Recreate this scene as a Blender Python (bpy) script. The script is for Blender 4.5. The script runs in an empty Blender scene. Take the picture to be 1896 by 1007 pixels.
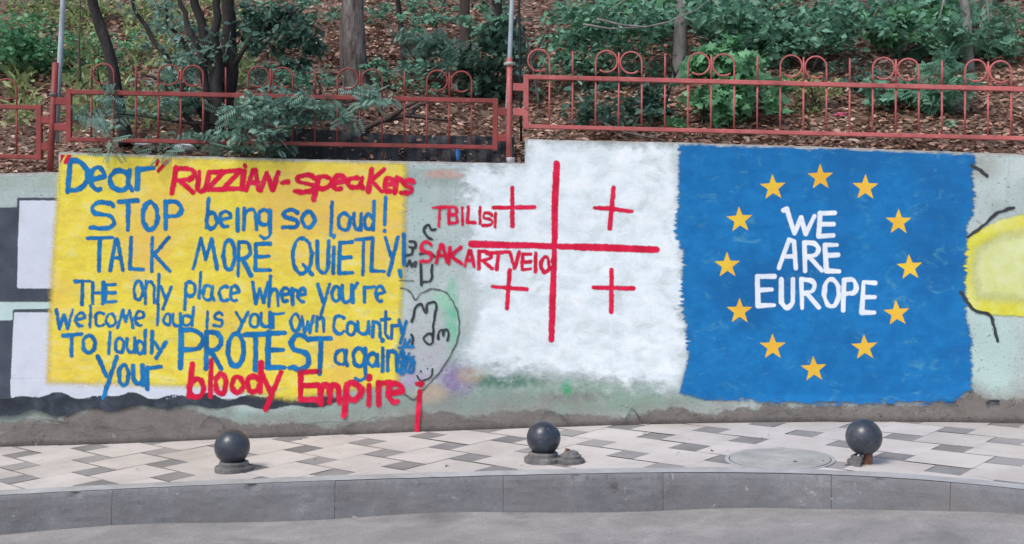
import bpy, math, random
import numpy as np
from mathutils import Vector, noise as mnoise

# ------------------------------------------------------------------ camera, sky, sun, exposure
SC = bpy.context.scene
COL = SC.collection
R = math.radians
CAMZ = 1.65
FPX, CX, CY = 2061.0, 926.0, 440.0            # focal length and principal point in photo pixels
cam_d = bpy.data.cameras.new("camera")
cam = bpy.data.objects.new("camera", cam_d)
COL.objects.link(cam)
cam_d.sensor_width = 36.0
cam_d.lens = 36.0 * FPX / 1896.0
cam_d.shift_x = (948.0 - CX) / 1896.0
cam_d.shift_y = -(503.5 - CY) / 1896.0
cam_d.clip_end = 500
cam.location = (0, 0, CAMZ)
cam.rotation_euler = (R(90), 0, 0)
SC.camera = cam

SUN_EL, SUN_AZ = 52.0, 222.0                    # degrees; azimuth clockwise from +Y: behind the camera, to its left
w = bpy.data.worlds.new("World")
SC.world = w
w.use_nodes = True
wn = w.node_tree
bg = wn.nodes["Background"]
sky = wn.nodes.new("ShaderNodeTexSky")
sky.sky_type = 'NISHITA'
sky.sun_disc = False
sky.sun_elevation = R(SUN_EL)
sky.sun_rotation = R(SUN_AZ)
sky.dust_density = 2.2
wn.links.new(sky.outputs[0], bg.inputs[0])
bg.inputs[1].default_value = 0.135
sun_d = bpy.data.lights.new("sun", 'SUN')
sun_d.energy = 1.5
sun_d.angle = R(22)
sun_d.color = (1.0, 0.955, 0.89)
sun = bpy.data.objects.new("sun", sun_d)
COL.objects.link(sun)
az, el = R(SUN_AZ), R(SUN_EL)
sdir = Vector((math.sin(az) * math.cos(el), math.cos(az) * math.cos(el), math.sin(el)))
sun.rotation_euler = sdir.to_track_quat('Z', 'Y').to_euler()
SC.view_settings.view_transform = 'Standard'
SC.view_settings.look = 'None'
SC.view_settings.gamma = 1
SC.view_settings.exposure = 0.45
SC.cycles.transparent_max_bounces = 24
SC.cycles.max_bounces = 6

rng = np.random.default_rng(7)
random.seed(7)

# ------------------------------------------------------------------ geometry of the place
GNX, GNY, GH = -0.0348, (419.9 - CY) / FPX, 1.65   # the street climbs to the right


def gz(x, y):
    return CAMZ - GH - GNX * x - GNY * y


def ground_px(px, py):
    d = np.array([(px - CX) / FPX, 1.0, -(py - CY) / FPX])
    t = -GH / (GNX * d[0] + GNY * d[1] + d[2])
    p = d * t
    return float(p[0]), float(p[1])


_wb = np.array([ground_px(*p) for p in [(15, 828.5), (209, 820), (398, 812.6), (503, 810), (638, 805), (769, 800), (904, 795.7),
                                        (1005, 792), (1127, 787), (1220, 784.6), (1355, 781), (1557, 780.5), (1837, 783)]])
_wc = np.polyfit(_wb[:, 0], _wb[:, 1], 3)


def wall_y(x):
    x = np.asarray(x, float)
    xc = np.clip(x, -4.2, 4.1)
    d = np.polyval(np.polyder(_wc), xc)
    return np.polyval(_wc, xc) + d * (x - xc)


def on_sheet(px, py, off=0.0):
    """point of the wall-parallel surface (off metres behind the wall face) seen at photo pixel (px,py)"""
    px = np.asarray(px, float)
    py = np.asarray(py, float)
    y = np.full(px.shape, 9.0)
    for _ in range(12):
        x = (px - CX) / FPX * y
        y = 0.5 * y + 0.5 * (wall_y(x) + off)
    x = (px - CX) / FPX * y
    return x, y, CAMZ - (py - CY) / FPX * y


def wz(px, py, off=0.0):
    x, y, z = on_sheet(px, py, off)
    return float(x), float(y), float(z)


# top profile of the wall in three sections: (x, z)
T0 = [wz(-60, 322), wz(105, 318)]
T1 = [wz(108.5, 281), wz(300, 287), wz(540, 294), wz(968, 302)]
T2 = [wz(972.5, 257), wz(1250, 263), wz(1550, 272), wz(1837, 283), wz(1960, 288)]
XS1 = T1[0][0]
XS2 = T2[0][0]


def wall_top(x, k=None):
    if k is None:
        k = 0 if x < XS1 else (1 if x < XS2 else 2)
    T = (T0, T1, T2)[k]
    return float(np.interp(x, [p[0] for p in T], [p[2] for p in T]))


def wall_disp(x, z):
    """gentle unevenness of the render on the wall (metres, towards the street)"""
    x = np.asarray(x, float)
    z = np.asarray(z, float)
    return (0.004 * np.sin(3.1 * x + 1.3 * z) + 0.003 * np.sin(7.3 * z - 2.1 * x + 1.0)
            + 0.0025 * np.sin(11.7 * x + 5.1 * z + 0.6) + 0.002 * np.sin(17 * z + 13 * x))


_hx = [-60, -4.4, -3.6, -3.0, -1.0, 0.0, 0.3, 0.8, 2.0, 4.0, 60]
_hz = [1.9, 2.02, 2.16, 2.25, 2.22, 2.20, 2.24, 2.38, 2.38, 2.26, 1.9]


def hill_z(x, y):
    x = np.asarray(x, float)
    y = np.asarray(y, float)
    t = np.maximum(y - wall_y(np.clip(x, -6, 6)) - 0.2, 0)
    base = np.interp(x, _hx, _hz)
    z = base - 0.03 + 0.42 * t - 0.10 * np.exp(-t * 2.0) + 0.1
    z = np.where(t > 9, base - 0.03 + 0.1 + 0.42 * 9 + 0.2 * (t - 9), z)
    amp = np.clip(t, 0, 2) / 2
    z = z + amp * (0.10 * np.sin(1.1 * x + 0.4 * y) + 0.06 * np.sin(2.3 * y - 1.7 * x) + 0.035 * np.sin(4.1 * x + 3.3 * y))
    return z


def hill_px(px, py):
    """point of the hillside seen at photo pixel (px,py)"""
    y = 9.15
    while y < 40:
        x = (px - CX) / FPX * y
        z = CAMZ - (py - CY) / FPX * y
        if hill_z(x, y) >= z:
            break
        y += 0.03
    return Vector((x, y, float(hill_z(x, y))))


def at(px, py, y):
    return Vector(((px - CX) / FPX * y, y, CAMZ - (py - CY) / FPX * y))


# ------------------------------------------------------------------ object helpers
def new_obj(name, me, mat=None, parent=None, label=None, cat=None, group=None, kind=None):
    o = bpy.data.objects.new(name, me)
    COL.objects.link(o)
    if mat is not None and me is not None:
        me.materials.append(mat)
    if parent is not None:
        o.parent = parent
        o.matrix_parent_inverse = Vector((0, 0, 0)) and parent.matrix_world.inverted() or parent.matrix_world.inverted()
    if label:
        o["label"] = label
    if cat:
        o["category"] = cat
    if group:
        o["group"] = group
    if kind:
        o["kind"] = kind
    return o


def thing(name, loc, label, cat, group=None):
    o = bpy.data.objects.new(name, None)
    o.empty_display_size = 0.1
    o.location = loc
    COL.objects.link(o)
    bpy.context.view_layer.update()
    o["label"] = label
    o["category"] = cat
    if group:
        o["group"] = group
    return o


class MB:
    """collects vertices and faces of one mesh"""

    def __init__(self):
        self.v, self.f, self.t, self.n = [], [], [], 0

    def add(self, v, f, tint=None):
        v = np.asarray(v, float).reshape(-1, 3)
        self.v.append(v)
        self.f.extend([[i + self.n for i in q] for q in f])
        self.t.extend([0.5 if tint is None else tint] * len(f))
        self.n += len(v)

    def tube(self, pts, rad, n=8, cap=True):
        pts = [Vector(p) for p in pts]
        if not hasattr(rad, '__len__'):
            rad = [rad] * len(pts)
        V, Fc = [], []
        up = Vector((0.13, 0.31, 0.94))
        a0 = None
        for i, p in enumerate(pts):
            d = (pts[min(i + 1, len(pts) - 1)] - pts[max(i - 1, 0)])
            d.normalize()
            if a0 is None:
                a = d.cross(up)
                if a.length < 0.05:
                    a = d.cross(Vector((1, 0, 0)))
            else:
                a = a0 - d * a0.dot(d)
            a.normalize()
            a0 = a
            b = d.cross(a)
            for k in range(n):
                th = 2 * math.pi * k / n
                V.append(p + (a * math.cos(th) + b * math.sin(th)) * rad[i])
        for i in range(len(pts) - 1):
            for k in range(n):
                k2 = (k + 1) % n
                Fc.append([i * n + k, i * n + k2, (i + 1) * n + k2, (i + 1) * n + k])
        if cap:
            Fc.append(list(range(n))[::-1])
            Fc.append([(len(pts) - 1) * n + k for k in range(n)])
        self.add([tuple(v) for v in V], Fc)

    def bar(self, a, b, w, h, side=None):
        """square tube from a to b, w across, h high"""
        a, b = Vector(a), Vector(b)
        d = (b - a).normalized()
        s = side or Vector((0, 1, 0))
        s = (s - d * s.dot(d)).normalized()
        u = d.cross(s)
        V = []
        bev = min(w, h) * 0.12
        prof = []
        for sx, sy in ((-1, -1), (1, -1), (1, 1), (-1, 1)):
            c = (sx * w / 2, sy * h / 2)
            if sx * sy > 0:
                prof += [(c[0] - 0 * bev, c[1] - sy * bev), (c[0] - sx * bev, c[1])]
            else:
                prof += [(c[0] - sx * bev, c[1]), (c[0], c[1] - sy * bev)]
        n = len(prof)
        for e in (a, b):
            for (q, r) in prof:
                V.append(e + s * q + u * r)
        Fc = [[k, (k + 1) % n, n + (k + 1) % n, n + k] for k in range(n)]
        Fc += [list(range(n))[::-1], [n + k for k in range(n)]]
        self.add([tuple(v) for v in V], Fc)

    def lathe(self, prof, c=(0, 0, 0), n=32):
        V, Fc = [], []
        for (r, z) in prof:
            for k in range(n):
                th = 2 * math.pi * k / n
                V.append((c[0] + r * math.cos(th), c[1] + r * math.sin(th), c[2] + z))
        for i in range(len(prof) - 1):
            for k in range(n):
                k2 = (k + 1) % n
                Fc.append([i * n + k, i * n + k2, (i + 1) * n + k2, (i + 1) * n + k])
        if prof[0][0] > 1e-6:
            Fc.append(list(range(n))[::-1])
        if prof[-1][0] > 1e-6:
            Fc.append([(len(prof) - 1) * n + k for k in range(n)])
        self.add(V, Fc)

    def mesh(self, name, smooth=False):
        me = bpy.data.meshes.new(name)
        V = np.concatenate(self.v) if self.v else np.zeros((0, 3))
        me.from_pydata(V.tolist(), [], self.f)
        at_ = me.attributes.new("tint", 'FLOAT', 'FACE')
        at_.data.foreach_set("value", np.asarray(self.t, np.float32))
        if smooth:
            me.shade_smooth()
        me.update()
        return me

    def build(self, name, mat, parent=None, smooth=False, **kw):
        return new_obj(name, self.mesh(name, smooth), mat, parent, **kw)


# ------------------------------------------------------------------ material helpers
def mat_new(name):
    m = bpy.data.materials.new(name)
    m.use_nodes = True
    nt = m.node_tree
    return m, nt, nt.nodes["Principled BSDF"]


class NT:
    def __init__(self, nt):
        self.nt = nt
        self.L = nt.links.new

    def node(self, t, **kw):
        n = self.nt.nodes.new(t)
        for k, v in kw.items():
            setattr(n, k, v)
        return n

    def pos(self):
        return self.node("ShaderNodeNewGeometry").outputs["Position"]

    def scaled(self, sx, sy, sz, src=None):
        m = self.node("ShaderNodeMapping")
        m.inputs["Scale"].default_value = (sx, sy, sz)
        self.L(src or self.pos(), m.inputs["Vector"])
        return m.outputs[0]

    def noise(self, scale, detail=4, rough=0.55, vec=None, dist=0.0):
        n = self.node("ShaderNodeTexNoise")
        n.inputs["Scale"].default_value = scale
        n.inputs["Detail"].default_value = detail
        n.inputs["Roughness"].default_value = rough
        n.inputs["Distortion"].default_value = dist
        self.L(vec or self.pos(), n.inputs["Vector"])
        return n.outputs[0]

    def attr(self, name, out="Fac"):
        a = self.node("ShaderNodeAttribute", attribute_name=name)
        return a.outputs[out]

    def math(self, op, a, b=None, clamp=False, c=None):
        m = self.node("ShaderNodeMath", operation=op, use_clamp=clamp)
        for i, v in enumerate((a, b, c)):
            if v is None:
                continue
            if isinstance(v, (int, float)):
                m.inputs[i].default_value = v
            else:
                self.L(v, m.inputs[i])
        return m.outputs[0]

    def rng(self, v, a, b, c=0.0, d=1.0, smooth=False):
        m = self.node("ShaderNodeMapRange")
        if smooth:
            m.interpolation_type = 'SMOOTHSTEP'
        self.L(v, m.inputs[0])
        for i, q in enumerate((a, b, c, d)):
            m.inputs[i + 1].default_value = q
        return m.outputs[0]

    def mix(self, f, a, b):
        m = self.node("ShaderNodeMix", data_type='RGBA')
        if isinstance(f, (int, float)):
            m.inputs[0].default_value = f
        else:
            self.L(f, m.inputs[0])
        for i, v in ((6, a), (7, b)):
            if isinstance(v, tuple):
                m.inputs[i].default_value = (*v[:3], 1)
            else:
                self.L(v, m.inputs[i])
        return m.outputs[2]

    def ramp(self, f, stops):
        r = self.node("ShaderNodeValToRGB")
        el = r.color_ramp.elements
        while len(el) > 1:
            el.remove(el[-1])
        el[0].position, el[0].color = stops[0][0], (*stops[0][1], 1)
        for p, c in stops[1:]:
            e = el.new(p)
            e.color = (*c, 1)
        self.L(f, r.inputs[0])
        return r.outputs[0]

    def bump(self, h, strength, dist, bs):
        b = self.node("ShaderNodeBump")
        b.inputs["Strength"].default_value = strength
        b.inputs["Distance"].default_value = dist
        self.L(h, b.inputs["Height"])
        self.L(b.outputs[0], bs.inputs["Normal"])


def S(r, g, b):
    """photo sRGB 0-255 -> linear"""
    def f(c):
        c /= 255.0
        return c / 12.92 if c <= 0.04045 else ((c + 0.055) / 1.055) ** 2.4
    return (f(r), f(g), f(b))


def paint_mat(name, stops, nscale, edge, soft, stretch=(1, 1, 1), rough=0.8, thin=0.0, speck=None, fine=0.5, es=26, tone=None, estretch=None, ss=3.2):
    """paint lying on rough render: colour from noise, ragged edge from the sdf attribute"""
    m, nt, bs = mat_new(name)
    t = NT(nt)
    v = t.scaled(*stretch)
    n1 = t.noise(nscale, 6, 0.62, v, 0.4)
    c = t.ramp(t.rng(n1, 0.3, 0.7), stops)
    n3 = t.noise(95, 3, 0.6)
    if tone:
        c = t.mix(t.rng(t.noise(tone[1], 3, 0.5), 0.45, 0.68, 0, tone[2], True), c, tone[0])
    if speck:
        sv = t.scaled(1.0, 1, ss)
        n4 = t.noise(speck[3], 7, 0.7, sv, 0.7)
        msk = t.rng(t.noise(1.7, 3, 0.6), 0.42, 0.62, 0.25, 1.0)
        c = t.mix(t.math('MULTIPLY', t.rng(n4, speck[1], speck[2], 0, speck[4], True), msk), c, speck[0])
    c = t.mix(t.rng(n3, 0.35, 0.75, 0.0, 0.10), c, (0.1, 0.1, 0.1))
    t.L(c, bs.inputs["Base Color"])
    sd = t.attr("sdf")
    ne = t.noise(es, 5, 0.66, t.scaled(*estretch) if estretch else v)
    nf = t.noise(130, 3, 0.6)
    ev = t.rng(t.noise(2.3, 3, 0.6), 0.35, 0.65, 0.15 if edge > 0.05 else 0.7, 1.45)
    off = t.math('ADD', t.math('MULTIPLY', t.math('MULTIPLY', t.math('SUBTRACT', ne, 0.5), edge), ev), t.math('MULTIPLY', t.math('SUBTRACT', nf, 0.5), edge * fine))
    al = t.rng(t.math('ADD', sd, off), -soft, soft, 0, 1, True)
    if thin:
        nh = t.noise(55, 5, 0.75, v)
        al = t.math('MULTIPLY', al, t.rng(nh, 0.22, 0.22 + 0.25, 1 - thin, 1.0))
    t.L(al, bs.inputs["Alpha"])
    bs.inputs["Roughness"].default_value = rough
    bs.inputs["Specular IOR Level"].default_value = 0.2
    t.bump(t.math('ADD', n3, t.noise(230, 2)), 0.38, 0.004, bs)
    return m


def rough_mat(name, stops, nscale, bump=0.3, rough=0.85, stretch=(1, 1, 1), fine=60, tint=0.0, spec=0.3, dist=0.01, metal=0.0, chips=(), grime=None):
    m, nt, bs = mat_new(name)
    t = NT(nt)
    v = t.scaled(*stretch)
    n1 = t.noise(nscale, 7, 0.62, v, 0.3)
    n2 = t.noise(fine, 4, 0.6, v)
    f = t.math('ADD', t.math('MULTIPLY', n1, 0.7), t.math('MULTIPLY', n2, 0.3))
    if tint:
        f = t.math('ADD', f, t.math('MULTIPLY', t.math('SUBTRACT', t.attr("tint"), 0.5), tint))
    c = t.ramp(t.rng(f, 0.3, 0.7), stops)
    if grime:
        c = t.mix(t.rng(t.noise(grime[1], 6, 0.65), 0.42, 0.7, 0, grime[2]), c, grime[0])
    for (cc, cs, lo, hi, am) in chips:
        c = t.mix(t.rng(t.noise(cs, 5, 0.68, None, 0.6), lo, hi, 0, am), c, cc)
    t.L(c, bs.inputs["Base Color"])
    bs.inputs["Roughness"].default_value = rough
    bs.inputs["Specular IOR Level"].default_value = spec
    bs.inputs["Metallic"].default_value = metal
    t.bump(f, bump, dist, bs)
    return m


def leaf_mat(name, cols, trans=0.25):
    m, nt, bs = mat_new(name)
    t = NT(nt)
    n = len(cols)
    c = t.ramp(t.attr("tint"), [(i / max(n - 1, 1), q) for i, q in enumerate(cols)])
    c = t.mix(t.rng(t.noise(40, 3), 0.35, 0.7, 0, 0.25), c, tuple(x * 0.6 for x in cols[0]))
    t.L(c, bs.inputs["Base Color"])
    bs.inputs["Roughness"].default_value = 0.55
    bs.inputs["Specular IOR Level"].default_value = 0.35
    if trans:
        tr = t.node("ShaderNodeBsdfTranslucent")
        t.L(c, tr.inputs[0])
        ms = t.node("ShaderNodeMixShader")
        ms.inputs[0].default_value = trans
        t.L(bs.outputs[0], ms.inputs[1])
        t.L(tr.outputs[0], ms.inputs[2])
        t.L(ms.outputs[0], nt.nodes["Material Output"].inputs[0])
    return m


M = {}
M['road'] = rough_mat('road', [(0, (0.2, 0.195, 0.19)), (0.5, (0.3, 0.285, 0.275)), (1, (0.42, 0.4, 0.385))], 3, 0.5, 0.9, fine=120, chips=(((0.09, 0.088, 0.085), 140, 0.52, 0.62, 0.6), ((0.6, 0.58, 0.55), 170, 0.6, 0.68, 0.6), ((0.1, 0.095, 0.09), 1.3, 0.56, 0.66, 0.35)))
M['tile_light'] = rough_mat('tile_light', [(0, (0.47, 0.43, 0.405)), (0.5, (0.57, 0.53, 0.50)), (1, (0.63, 0.59, 0.56))], 2.2, 0.25, 0.8, fine=140, tint=0.2, dist=0.004, grime=((0.36, 0.325, 0.295), 1.6, 0.45), chips=(((0.22, 0.2, 0.185), 26, 0.64, 0.70, 0.6), ((0.3, 0.285, 0.27), 7, 0.6, 0.72, 0.45)))
M['tile_dark'] = rough_mat('tile_dark', [(0, (0.195, 0.188, 0.185)), (0.5, (0.25, 0.24, 0.24)), (1, (0.32, 0.305, 0.30))], 6, 0.35, 0.85, fine=150, tint=0.5, dist=0.004, grime=((0.36, 0.335, 0.315), 1.7, 0.45), chips=(((0.42, 0.40, 0.385), 30, 0.60, 0.68, 0.5),))
M['grout'] = rough_mat('grout', [(0, (0.2, 0.19, 0.175)), (1, (0.56, 0.53, 0.50))], 8, 0.3)
M['kerb'] = rough_mat('kerb', [(0, (0.115, 0.112, 0.115)), (0.3, (0.158, 0.158, 0.168)), (0.55, (0.185, 0.187, 0.202)), (0.75, (0.215, 0.218, 0.232)), (1, (0.36, 0.36, 0.36))], 2.6, 0.8, 0.88, fine=75, dist=0.014, grime=((0.19, 0.175, 0.165), 1.9, 0.5), chips=(((0.46, 0.46, 0.46), 13, 0.66, 0.71, 0.7), ((0.07, 0.065, 0.06), 9, 0.64, 0.71, 0.5), ((0.30, 0.29, 0.28), 48, 0.62, 0.68, 0.5)))
M['cement'] = rough_mat('cement', [(0, (0.33, 0.33, 0.33)), (0.5, (0.42, 0.425, 0.43)), (1, (0.52, 0.525, 0.53))], 5, 0.4, 0.85, fine=90, dist=0.005, grime=((0.24, 0.225, 0.21), 2.6, 0.6), chips=(((0.16, 0.15, 0.14), 22, 0.63, 0.69, 0.6),))
M['cover'] = rough_mat('cover', [(0, (0.27, 0.275, 0.265)), (0.5, (0.37, 0.375, 0.36)), (1, (0.46, 0.46, 0.44))], 6, 0.4, 0.85, fine=90, dist=0.005, grime=((0.25, 0.235, 0.215), 2.6, 0.5))
M['iron'] = rough_mat('iron', [(0, (0.016, 0.021, 0.033)), (0.5, (0.026, 0.034, 0.052)), (1, (0.055, 0.068, 0.09))], 9, 0.2, 0.33, fine=160, spec=0.6, dist=0.0015, grime=((0.085, 0.09, 0.10), 5, 0.4), chips=(((0.20, 0.21, 0.22), 46, 0.62, 0.67, 0.7), ((0.10, 0.055, 0.035), 17, 0.62, 0.69, 0.7)))
M['iron_worn'] = rough_mat('iron_worn', [(0, (0.06, 0.058, 0.06)), (0.5, (0.15, 0.145, 0.145)), (1, (0.28, 0.27, 0.26))], 12, 0.5, 0.7, fine=120, dist=0.0008)
M['rust'] = rough_mat('rust', [(0, (0.06, 0.03, 0.022)), (0.5, (0.2, 0.09, 0.06)), (1, (0.36, 0.22, 0.18))], 16, 0.6, 0.9, fine=120)
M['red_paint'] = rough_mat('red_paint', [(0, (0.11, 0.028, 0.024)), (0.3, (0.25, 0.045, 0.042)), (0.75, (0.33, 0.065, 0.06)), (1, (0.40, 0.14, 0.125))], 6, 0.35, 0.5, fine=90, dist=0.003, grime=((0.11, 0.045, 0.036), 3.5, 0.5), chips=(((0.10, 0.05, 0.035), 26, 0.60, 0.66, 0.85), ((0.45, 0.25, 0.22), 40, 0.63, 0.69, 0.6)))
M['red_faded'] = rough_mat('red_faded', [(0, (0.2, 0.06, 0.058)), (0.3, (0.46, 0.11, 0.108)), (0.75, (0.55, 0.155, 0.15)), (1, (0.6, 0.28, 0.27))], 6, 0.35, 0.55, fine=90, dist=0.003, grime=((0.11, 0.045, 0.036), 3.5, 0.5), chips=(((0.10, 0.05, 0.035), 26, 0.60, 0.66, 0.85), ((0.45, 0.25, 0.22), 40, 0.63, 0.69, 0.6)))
M['grey_paint'] = rough_mat('grey_paint', [(0, (0.2, 0.25, 0.27)), (0.5, (0.34, 0.40, 0.43)), (1, (0.5, 0.56, 0.6))], 5, 0.25, 0.5, fine=60)
M['black_paint'] = rough_mat('black_paint', [(0, (0.01, 0.011, 0.013)), (1, (0.03, 0.03, 0.035))], 6, 0.25, 0.5)
M['white_plastic'] = rough_mat('white_plastic', [(0, (0.5, 0.52, 0.55)), (1, (0.75, 0.77, 0.8))], 9, 0.3, 0.45)
M['pink_plastic'] = rough_mat('pink_plastic', [(0, (0.45, 0.03, 0.12)), (1, (0.7, 0.08, 0.25))], 9, 0.3, 0.4)
M['blue_plastic'] = rough_mat('blue_plastic', [(0, (0.02, 0.12, 0.4)), (1, (0.06, 0.25, 0.6))], 9, 0.3, 0.4)
M['dark_sheet'] = rough_mat('dark_sheet', [(0, (0.012, 0.013, 0.017)), (1, (0.04, 0.042, 0.052))], 5, 0.5, 0.6, fine=50)
M['bark_pale'] = rough_mat('bark_pale', [(0, (0.03, 0.025, 0.022)), (0.45, (0.14, 0.115, 0.104)), (0.7, (0.22, 0.19, 0.175)), (1, (0.36, 0.33, 0.31))], 14, 1.0, 0.9, (1, 1, 0.2), 70, dist=0.05, chips=(((0.025, 0.02, 0.018), 11, 0.60, 0.68, 0.8), ((0.36, 0.34, 0.32), 15, 0.62, 0.7, 0.5)))
M['bark_dark'] = rough_mat('bark_dark', [(0, (0.012, 0.011, 0.012)), (0.5, (0.034, 0.03, 0.03)), (1, (0.085, 0.075, 0.07))], 9, 0.9, 0.9, (1, 1, 0.25), 55, dist=0.03)
M['bark_brown'] = rough_mat('bark_brown', [(0, (0.03, 0.022, 0.02)), (0.5, (0.085, 0.065, 0.058)), (1, (0.17, 0.14, 0.125))], 9, 0.9, 0.9, (1, 1, 0.25), 55, dist=0.03)
M['bark_grey'] = rough_mat('bark_grey', [(0, (0.09, 0.085, 0.08)), (0.45, (0.22, 0.205, 0.195)), (1, (0.36, 0.34, 0.33))], 9, 0.7, 0.9, (1, 1, 0.3), 55, dist=0.02)
M['soil'] = rough_mat('soil', [(0, (0.05, 0.033, 0.025)), (0.45, (0.15, 0.1, 0.075)), (1, (0.34, 0.235, 0.18))], 14, 0.9, 0.95, fine=60, dist=0.05)
M['litter'] = leaf_mat('litter', [(0.09, 0.048, 0.035), (0.27, 0.15, 0.108), (0.43, 0.255, 0.185), (0.52, 0.33, 0.25), (0.64, 0.46, 0.35), (0.74, 0.62, 0.5)], 0.08)
M['leaf_blue'] = leaf_mat('leaf_blue', [(0.045, 0.087, 0.065), (0.129, 0.242, 0.183), (0.22, 0.385, 0.301), (0.385, 0.606, 0.514)], 0.35)
M['leaf_dark'] = leaf_mat('leaf_dark', [(0.019, 0.042, 0.031), (0.053, 0.119, 0.086), (0.093, 0.19, 0.139), (0.165, 0.297, 0.231)], 0.35)
M['leaf_green'] = leaf_mat('leaf_green', [(0.029, 0.085, 0.041), (0.102, 0.274, 0.132), (0.178, 0.43, 0.211), (0.309, 0.652, 0.361)], 0.35)
M['leaf_mid'] = leaf_mat('leaf_mid', [(0.031, 0.078, 0.049), (0.105, 0.253, 0.164), (0.185, 0.401, 0.27), (0.327, 0.613, 0.43)], 0.35)
M['leaf_olive'] = leaf_mat('leaf_olive', [(0.073, 0.093, 0.038), (0.217, 0.296, 0.109), (0.34, 0.448, 0.186), (0.527, 0.589, 0.311)], 0.35)

# ------------------------------------------------------------------ road, pavement, kerb
_kpx = [(-40, 923), (15, 920), (105, 914), (230, 909), (350, 904), (480, 898), (620, 893), (760, 888.5), (900, 884.5), (1080, 881), (1240, 879.3), (1400, 879),
        (1535, 881), (1640, 888), (1775, 898.5), (1837, 904.5), (1930, 914)]
_kp = np.array([ground_px(*p) for p in _kpx])
_kc = np.polyfit(_kp[:, 0], _kp[:, 1], 5)


def kerb_y(x):
    x = np.asarray(x, float)
    xc = np.clip(x, -3.3, 3.0)
    return np.polyval(_kc, xc) + np.polyval(np.polyder(_kc), xc) * np.clip(x - xc, -3, 0.7)


def kerb_h(x):
    return np.interp(x, [-4, 1.0, 2.0, 2.45, 2.9, 3.5, 5], [0.232, 0.226, 0.215, 0.175, 0.128, 0.10, 0.10])


KW = 0.17
# road
mb = MB()
xs = np.concatenate([np.linspace(-60, -5, 12), np.linspace(-4.5, 5, 60), np.linspace(6, 60, 12)])
rows = []
for fr in (1.0, 0.97, 0.9, 0.7, 0.4, 0.0, -1, -3, -8):
    rows.append([(x, float(kerb_y(x)) * fr + (0.06 if fr == 1.0 else 0), gz(x, kerb_y(x) * fr) - float(kerb_h(x)) + 0.012 * math.sin(3 * x + 9 * fr)) for x in xs])
V = [p for r_ in rows for p in r_]
n = len(xs)
mb.add(V, [[i * n + j, (i + 1) * n + j, (i + 1) * n + j + 1, i * n + j + 1] for i in range(len(rows) - 1) for j in range(n - 1)])
mb.build('road', M['road'], kind='structure')

# bed below the tiles
mb = MB()
V, nb = [], 0
xs = np.concatenate([np.linspace(-60, -5, 12), np.linspace(-4.5, 5, 40), np.linspace(6, 60, 12)])
for x in xs:
    a, b = float(kerb_y(x)) + 0.05, float(wall_y(x)) + 0.1
    for q in np.linspace(0, 1, 6):
        y = a + (b - a) * q
        V.append((x, y, gz(x, y) - 0.006))
mb.add(V, [[i * 6 + j, (i + 1) * 6 + j, (i + 1) * 6 + j + 1, i * 6 + j + 1] for i in range(len(xs) - 1) for j in range(5)])
pav = mb.build('pavement', M['grout'], kind='structure')

# tiles: one large and one small square per lattice cell
LA = np.array([0.46873, 0.18402])
LB = np.array([0.18022, -0.45429])
LO = np.array([-1.68594, 8.98999])
ux, uy = np.cos(R(47.9)), np.sin(R(47.9))
U, Vv = np.array([ux, uy]), np.array([-uy, ux])
Lb, Ls = 0.4436, 0.2218


def clip_poly(poly, p0, nrm):
    out = []
    for i in range(len(poly)):
        a, b = poly[i], poly[(i + 1) % len(poly)]
        da, db = (a - p0) @ nrm, (b - p0) @ nrm
        if da >= 0:
            out.append(a)
        if da * db < 0:
            out.append(a + (b - a) * da / (da - db))
    return out


tl, td = MB(), MB()
for i in range(-24, 26):
    for j in range(-16, 22):
        o = LO + LA * i + LB * j
        if abs(o[0]) > 7:
            continue
        ky, wy = float(kerb_y(o[0])), float(wall_y(o[0]))
        if o[1] < ky - 0.7 or o[1] > wy + 0.7:
            continue
        g = 0.0022
        quads = [(td, [(-Ls / 2 + g, -Ls / 2 + g), (Ls / 2 - g, -Ls / 2 + g), (Ls / 2 - g, Ls / 2 - g), (-Ls / 2 + g, Ls / 2 - g)]),
                 (tl, [(Ls / 2 + g, -Ls / 2 + g), (Ls / 2 + Lb - g, -Ls / 2 + g), (Ls / 2 + Lb - g, -Ls / 2 + Lb - g), (Ls / 2 + g, -Ls / 2 + Lb - g)])]
        for mbx, q in quads:
            poly = [o + U * a + Vv * b for a, b in q]
            c = sum(poly) / 4
            # kerb side
            x0 = c[0]
            sl = float(kerb_y(x0 + 0.05) - kerb_y(x0 - 0.05)) / 0.1
            nrm = np.array([-sl, 1.0])
            nrm /= np.linalg.norm(nrm)
            poly = clip_poly(poly, np.array([x0, float(kerb_y(x0)) + (KW - 0.015) / nrm[1]]), nrm)
            if len(poly) < 3:
                continue
            sl = float(wall_y(x0 + 0.05) - wall_y(x0 - 0.05)) / 0.1
            nrm = np.array([sl, -1.0])
            nrm /= np.linalg.norm(nrm)
            poly = clip_poly(poly, np.array([x0, float(wall_y(x0)) + 0.06]), nrm)
            if len(poly) < 3:
                continue
            dz = rng.uniform(-0.0015, 0.0015)
            tx, ty = rng.normal(0, 0.004, 2)
            mbx.add([(p[0], p[1], gz(p[0], p[1]) + dz + (p[0] - c[0]) * tx + (p[1] - c[1]) * ty) for p in poly], [list(range(len(poly)))], float(rng.uniform(0, 1)))
tl.build('light_tiles', M['tile_light'], pav)
td.build('dark_tiles', M['tile_dark'], pav)

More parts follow.
